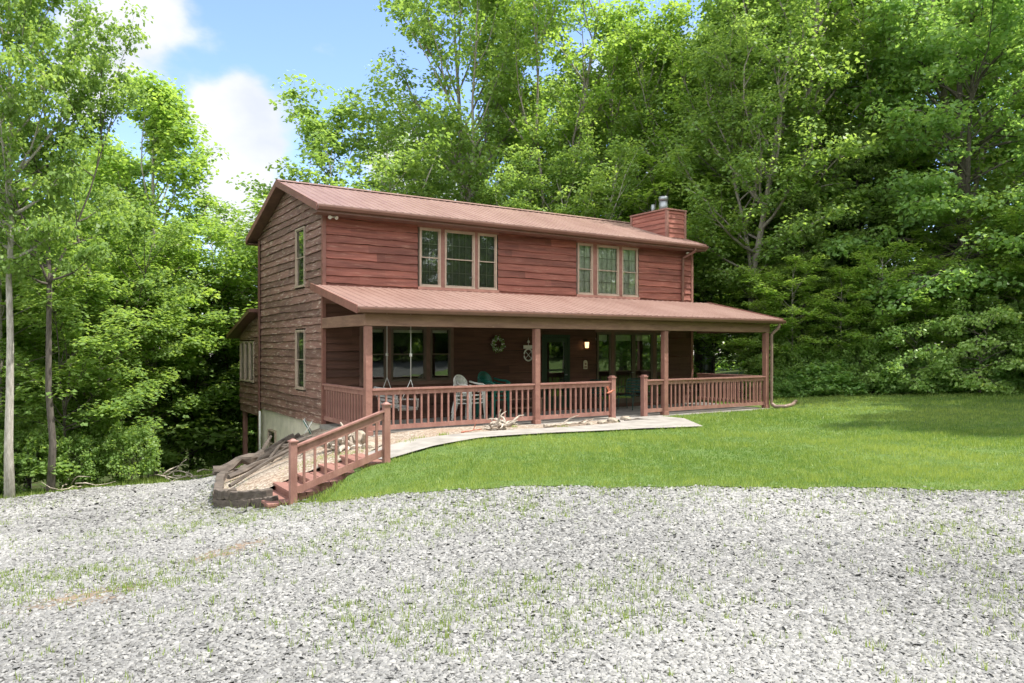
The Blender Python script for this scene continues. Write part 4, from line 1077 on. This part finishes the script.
PT['under2']=make_tree(8,5.5,.5,2.2,egg,24,62,.12,.52,.05,(50,5),lead=2,sub=4,flat=.35,upb=1.1,mat='leaf',bark='bark_dark')
PT['cedar']=make_tree(9,10.5,.9,2.7,cone,60,70,.10,.42,.15,(45,-8),lead=1,sub=7,flat=.5,upb=.3,mat='leaf_cedar',bark='bark_dark',droop=.35)
PT['droop']=make_tree(10,14,1.6,5.2,lambda t:(1.0-.55*t) if t>.1 else .85,48,66,.14,.72,.26,(60,-8),lead=2,sub=7,flat=.5,upb=.7,mat='leaf_dark',bark='bark_dark',droop=.45,leadspread=.08)
PT['shrub']=make_tree(11,2.4,.15,1.35,egg,26,55,.11,.36,.025,(60,5),lead=2,sub=3,flat=.7,upb=.6,mat='leaf',bark='bark_dark',leadspread=.2)
PT['shrub2']=make_tree(12,3.0,.2,1.3,egg,26,50,.10,.34,.025,(60,5),lead=2,sub=3,flat=.6,upb=.6,mat='leaf_pale',bark='bark_dark',droop=.6,leadspread=.2)
PT['low']=make_tree(13,1.0,.05,.9,lambda t:1-.4*t,20,50,.12,.30,.015,(50,5),lead=1,sub=3,flat=.6,upb=.9,mat='leaf_dark',bark='bark_dark')
for k,(w_,l_) in PT.items(): print(k,len(l_.polygons))
def tree(kind,x,y,s,label,name='deciduous_tree',cat='tree',group=None,rot=None,sz=None,dz=-.1,bark=None):
    z=ht(x,y)+dz
    t=thing(name,label,cat,(x,y,z),random.uniform(0,6.28) if rot is None else rot,group)
    t.scale=(s,s,sz or s)
    for nm,me in zip(('trunk','crown'),PT[kind]):
        o=bpy.data.objects.new(nm,me); COL.objects.link(o); o.parent=t
    return t
# left side
tree('near',-10.9,16.0,.58,'tall tree with thick pale trunk at the far left edge of the gravel',rot=1.0,sz=.98)
tree('fork',-10.6,16.9,.68,'dark trunked tree forking high, just right of the pale trunk at the far left',rot=2.2,sz=.98)
tree('poplar',-12.4,25.5,1.02,'tall bright green tree standing alone against the sky left of the house',rot=.5,sz=.98)
tree('poplar',-15.2,28.5,.95,'pale leaning tree behind the tall bright one left of the house',rot=2.5)
tree('near',-15.2,20.5,.9,'leafy tree behind the forked trunk at the left edge',rot=3.0)
tree('fork',-11.7,22,.75,'slender dark stemmed tree between the left edge and the tall bright tree',rot=4.0)
GL='understorey saplings beyond the gravel on the left'
for i,(k,x,y,s) in enumerate([('under',-12.9,18.6,1.0),('under2',-11.2,18.4,.95),('under',-12.9,22.2,1.1),('under2',-12.4,24.6,1.2),('under2',-11.4,20.2,.9),
      ('under2',-15.5,18.2,1.2),('under',-16.5,22,1.3),('under2',-13,28.5,1.5),('under',-8.8,31.5,1.3),('under2',-11.0,29,1.2),('under',-14.5,25,1.3),('under2',-12.0,27.5,1.6),('under',-10.2,30,1.5),('under2',-17,26,1.7),('under',-19,19,1.3),
      ('under',-9.0,32,1.5),('under2',-13.5,31,1.7),('under',-17.5,31,1.7),('under',-6.6,33,1.2)]):
    tree(k,x,y,s,'bright green understorey sapling in the ravine left of the house','sapling','sapling',GL)
GW='forest trees in the ravine on the left'
for i,(k,x,y,s) in enumerate([('airy',-19,33,.95),('near',-24,26,1.1),('airy',-13.8,36,.95),('tall',-25,38,.75),('near',-18.5,25,.95),('airy',-9.5,37,.85),('tall',-34,36,.8),('airy',-30,28,.95),('poplar',-10.5,33,.75)]):
    tree(k,x,y,s,'forest tree in the ravine, behind the saplings left of the house','deciduous_tree','tree',GW)
# behind the house
tree('airy',-6.4,31.5,1.12,'open leafed tree above the left end of the roof, beside the blue sky',rot=.8)
tree('tall',-2.0,34,1.10,'very tall dark stemmed tree rising above the left half of the roof',rot=2.0,sz=1.22)
tree('tall2',1.6,34,1.06,'tall yellow green tree rising above the middle of the roof',rot=.3,sz=1.18)
tree('tall',5.4,35.5,.98,'tall tree above the right half of the roof with lower top',rot=4.1)
tree('tall2',8.2,32.5,1.02,'many stemmed tree directly behind the chimney',rot=1.2)
tree('tall',11.6,30.5,1.10,'tall dark limbed tree right of the chimney',rot=5.0)
tree('tall2',14.8,32.0,1.15,'tall yellow green tree above the cedar on the right',rot=2.9)
tree('tall',18.5,30,1.1,'tall tree at the top right behind the drooping one',rot=3.3)
GB='forest trees standing behind the house'
for (k,x,y,s) in [('airy',-3.6,40,1.15),('tall2',-.5,41,.95),('tall',3.6,42,.95),('airy',6.8,41,1.2),('tall2',10.5,40,1.1),('tall',14,41,1.15),('tall2',19,39,1.2),('tall',25,37,1.1),
      ('airy',9.8,36.5,1.2),('airy',3.2,31,.78),('airy',.2,31.5,.74),('under',6,31,1.3),('under',10,31,1.4),('airy',16.8,36,1.3),('tall',17,47,1.3),('tall2',9,47,1.2)]:
    tree(k,x,y,s,'forest tree in the dense wood behind the house','deciduous_tree','tree',GB)
# right side
tree('cedar',10.9,27.6,.74,'dark olive cedar at the wood edge right of the porch','cedar_tree',rot=.4)
tree('cedar',13.9,29.5,1.05,'taller second cedar deeper in the wood, its crown above the first','cedar_tree',rot=2.4)
tree('droop',17.2,28.0,1.15,'large glossy leafed tree with branches drooping to the lawn at the right',rot=.9)
tree('droop',24.5,32.0,1.15,'glossy leafed tree with drooping branches at the right edge of the photo',rot=3.9)
tree('tall',17.3,16.8,.82,'tall tree beside the lawn, nearer than the glossy leafed trees on the right',rot=.7)
tree('droop',18.4,19.6,.85,'glossy leafed tree beside the lawn, nearest the gravel, shading the right of the lawn',rot=1.4)
tree('tall',9.3,28.5,.82,'thick dark trunk seen through the open right end of the porch',rot=5.6)
GS='saplings under the trees at the right wood edge'
for (k,x,y,s) in [('under',10.0,26.3,.66),('under',13.0,25.9,.7),('under2',16.2,25.4,.8),('under',19.0,23.6,.8),('under',14.6,26.0,.62),('under',17.8,24.8,.8),('under2',19.6,24.4,.9),('under2',13.2,26.6,.8),('under',9.2,26.8,.62),('under',11.7,26.2,.6),('under2',8.2,30,.9),('under2',10.0,30.5,1.0),('under',12.6,30,1.0),('under',16.5,26.8,.9),('under2',18,27,1.1),('under2',21,26,1.0),('under',7.5,33,1.2),('under2',12.2,33,1.4),('under2',15.8,30,1.3),('under2',6.5,30.5,.8),('under2',11,29,1.0),('under',13,34,1.5),('under2',14.5,31.5,1.2),('under2',9.0,33,1.2),('under',18,32,1.5)]:
    tree(k,x,y,s,'leafy sapling under the trees of the right wood edge','sapling','sapling',GS)
tree('shrub2',15.2,23.9,1.0,'pale drooping honeysuckle shrub at the lawn edge on the right','shrub','shrub')
tree('shrub2',13.3,24.9,.9,'pale leafed shrub between the cedar and the drooping shrub','shrub','shrub')
GU='low bushes along the right lawn edge'
for (x,y,s) in [(8.9,25.9,.6),(10.0,25.8,.65),(11.2,25.6,.6),(12.3,25.5,.75),(12.9,25.4,.6),(16.3,24.3,.8),(17.6,23.9,.7),(18.9,22.9,.7),(20.2,22.3,.8),(9.6,26.8,.9),(16.9,25.6,1.1),(19,24.6,1.1)]:
    tree('shrub',x,y,s,'green bush along the edge of the lawn at the right','shrub','shrub',GU)
GP='leafy ground plants at the right lawn edge'
for i in range(20):
    x=8.6+i*.42; y=25.35+.15*math.sin(i*1.7)-(max(0,x-13)*.25)
    tree('low',x,y,random.uniform(.55,.9),'low leafy plant at the right lawn edge beneath the trees','leafy_plant','plant',GP)
GQ='bushes along the left edge of the gravel'
for (x,y,s) in [(-13.2,16.3,.7),(-12.2,16.9,.55),(-9.6,18.6,.55),(-10.6,18.0,.5),(-11.5,17.5,.6),(-14.8,16.5,.9),(-10.9,19.2,.7),(-12.5,27.5,1.1),(-10.5,29,1.2),(-9,31,1.2),(-12.6,18.6,.8)]:
    tree('shrub',x,y,s,'green bush along the back edge of the gravel on the left','shrub','shrub',GQ)
# trees behind the camera: reflected in the glass, part of the clearing
GC='trees across the driveway behind the viewer'
for (k,x,y,s) in [('tall',-14,-16,.9),('tall2',-6,-20,.9),('tall',3,-21,.9),('tall2',11,-19,.9),('tall',20,-15,1.0),('tall',28,-9,1.0),('tall2',31,-3,1.0),('tall',25,-14,1),('tall2',33,4,1.0),('tall',36,-12,1.2),('tall2',40,0,1.2),('under2',26,-6,1.6),('under',30,1,1.4),('under2',22,-11,1.5),('under',24,-14,1.7),('under2',27,-11,1.6),('under',29,-6,1.9),('under2',31,-2,1.6),('under',33,2,1.9),('under2',35,6,1.7),('under',37,10,1.8),('under2',34,-9,1.8),('under',38,-3,1.9),('under2',41,4,1.9),('under',20,-17,1.7),('under2',15,-19,1.8),('under',43,10,1.9),('under2',45,-4,1.9),('under',36,-15,1.9),('under',-10,-14,1.4),('under',0,-17,1.4),('under',9,-15,1.4),('under',17,-10,1.4)]:
    tree(k,x,y,s,'tree on the far side of the driveway facing the house','deciduous_tree','tree',GC)
def far_wood():
    r=np.random.default_rng(77); n=5200
    a=r.uniform(0,2*np.pi,n); rad=r.uniform(52,70,n); x=5+rad*np.cos(a); y=15+rad*np.sin(a)
    top=9+3.5*np.sin(a*5+1)+2.5*np.sin(a*13+2)+1.5*np.sin(a*29); top=np.where(np.cos(a)<-.2,top*.75,top)
    z=hts(x,y)+r.uniform(0,1,n)**.9*top
    V,ti=leaf_quads(np.stack([x,y,z],-1),34,r.uniform(1.2,2.4,n),.62,r,.6,.7)
    o=bpy.data.objects.new('distant_wood',np_mesh('distant_wood',V,4,M['leaf_light'],ti)); COL.objects.link(o); tag(o,kind='stuff')
far_wood()
GR='bushes on the far side of the driveway behind the viewer'
for i in range(26):
    x=20+i*.95; y=-17+i*1.15+2.2*math.sin(i*2.3)
    tree('shrub',x,y,1.5+.5*math.sin(i*1.7),'green bush on the far side of the driveway facing the house','shrub','shrub',GR)
# fallen sticks at the left wood edge
pile('brushwood','tangle of pale dead sticks at the wood edge on the left',g3(-8.5,18.9),14,1.3,.022,31,'brushwood',flat=.6)
pile('brushwood','thinner dead sticks under the trees, farther left than the pale tangle',g3(-10.6,17.3),9,1.0,.018,32,'brushwood',flat=.5)

# ------------------------------------------------------------------ SKY, SUN
SUN_AZ,SUN_EL=R(-3),R(64)
w=bpy.data.worlds.new('World'); scene.world=w; w.use_nodes=True; nt=w.node_tree
bg=nt.nodes['Background']; sky=N(nt,'ShaderNodeTexSky',sky_type='NISHITA'); sky.sun_disc=False
sky.sun_elevation=SUN_EL; sky.sun_rotation=math.pi/2-SUN_AZ; sky.air_density=1.0; sky.dust_density=.35; sky.ozone_density=3.0
tc=N(nt,'ShaderNodeTexCoord'); nz=N(nt,'ShaderNodeTexNoise'); nz.inputs['Scale'].default_value=5.5; nz.inputs['Detail'].default_value=9; nz.inputs['Roughness'].default_value=.52
mp=N(nt,'ShaderNodeMapping'); mp.inputs['Scale'].default_value=(1,1,1.7); nt.links.new(tc.outputs['Generated'],mp.inputs[0]); nt.links.new(mp.outputs[0],nz.inputs[0])
acc=None
def blob(d,wd,amp):
    global acc
    d=Vector(d).normalized(); v=N(nt,'ShaderNodeVectorMath',operation='DOT_PRODUCT'); v.inputs[1].default_value=d; nt.links.new(tc.outputs['Generated'],v.inputs[0])
    a=math_(nt,'SUBTRACT',1.0,v.outputs['Value']); a=math_(nt,'DIVIDE',a,-(wd*wd)); a=math_(nt,'EXPONENT',a); a=math_(nt,'MULTIPLY',a,amp)
    acc=a if acc is None else math_(nt,'ADD',acc,a)
def px(x,y): return ((x-512)/737,1,(347-y)/737)
blob(px(150,30),.045,.30); blob(px(105,25),.05,.20); blob(px(240,135),.034,.40); blob(px(220,120),.035,.2); blob(px(80,105),.04,.3); blob(px(420,180),.05,.35); blob(px(650,190),.09,.3); blob(px(240,215),.05,.3)
blob((.1,-1,.6),1.0,.6); blob((.9,-.3,.5),.5,.35); blob((-1,-.3,.5),.5,.3)  # unseen cloud banks added behind and beside the camera as fill light
val=math_(nt,'ADD',nz.outputs['Fac'],acc)
mr=N(nt,'ShaderNodeMapRange'); mr.interpolation_type='SMOOTHSTEP'; mr.inputs['From Min'].default_value=.72; mr.inputs['From Max'].default_value=.90; nt.links.new(val,mr.inputs[0])
nz2=N(nt,'ShaderNodeTexNoise'); nz2.inputs['Scale'].default_value=9; nz2.inputs['Detail'].default_value=6; nt.links.new(mp.outputs[0],nz2.inputs[0])
cl=ramp(nt,nz2.outputs['Fac'],[(.32,(.80,.83,.88)),(.6,(1,1,1))])
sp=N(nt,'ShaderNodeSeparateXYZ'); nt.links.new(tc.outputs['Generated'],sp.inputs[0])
far=N(nt,'ShaderNodeMapRange'); far.interpolation_type='SMOOTHSTEP'; far.inputs['From Min'].default_value=.25; far.inputs['From Max'].default_value=-.5; far.inputs['To Min'].default_value=2.4; far.inputs['To Max'].default_value=6.5; nt.links.new(sp.outputs['Y'],far.inputs[0])  # makes the added clouds behind the camera brighter, to lift foliage and house fronts
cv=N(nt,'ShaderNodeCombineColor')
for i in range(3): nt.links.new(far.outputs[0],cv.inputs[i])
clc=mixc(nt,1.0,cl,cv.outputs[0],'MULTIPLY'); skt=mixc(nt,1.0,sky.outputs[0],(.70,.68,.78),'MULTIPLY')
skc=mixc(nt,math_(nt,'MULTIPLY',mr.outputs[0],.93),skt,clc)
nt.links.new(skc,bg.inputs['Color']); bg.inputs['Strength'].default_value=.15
sl=bpy.data.lights.new('sun','SUN'); sl.energy=2.6; sl.angle=R(.53); sl.color=(1,.95,.87)
so_=bpy.data.objects.new('sun',sl); COL.objects.link(so_)
sd=Vector((math.cos(SUN_AZ)*math.cos(SUN_EL),math.sin(SUN_AZ)*math.cos(SUN_EL),math.sin(SUN_EL)))
so_.rotation_euler=sd.to_track_quat('Z','Y').to_euler(); so_.location=(20,5,30)
# ------------------------------------------------------------------ CAMERA
cd=bpy.data.cameras.new('camera'); cam=bpy.data.objects.new('camera',cd); COL.objects.link(cam); scene.camera=cam
cam.location=(0,0,CAMZ); cam.rotation_euler=(R(90),0,0); cd.sensor_width=36; cd.lens=737/1024*36; cd.shift_y=5.5/1024; cd.clip_end=2000
scene.view_settings.view_transform='Standard'; scene.view_settings.look='None'; scene.view_settings.exposure=1.6; scene.view_settings.gamma=1
scene.cycles.max_bounces=9; scene.cycles.diffuse_bounces=5; scene.cycles.transmission_bounces=8; scene.cycles.transparent_max_bounces=8
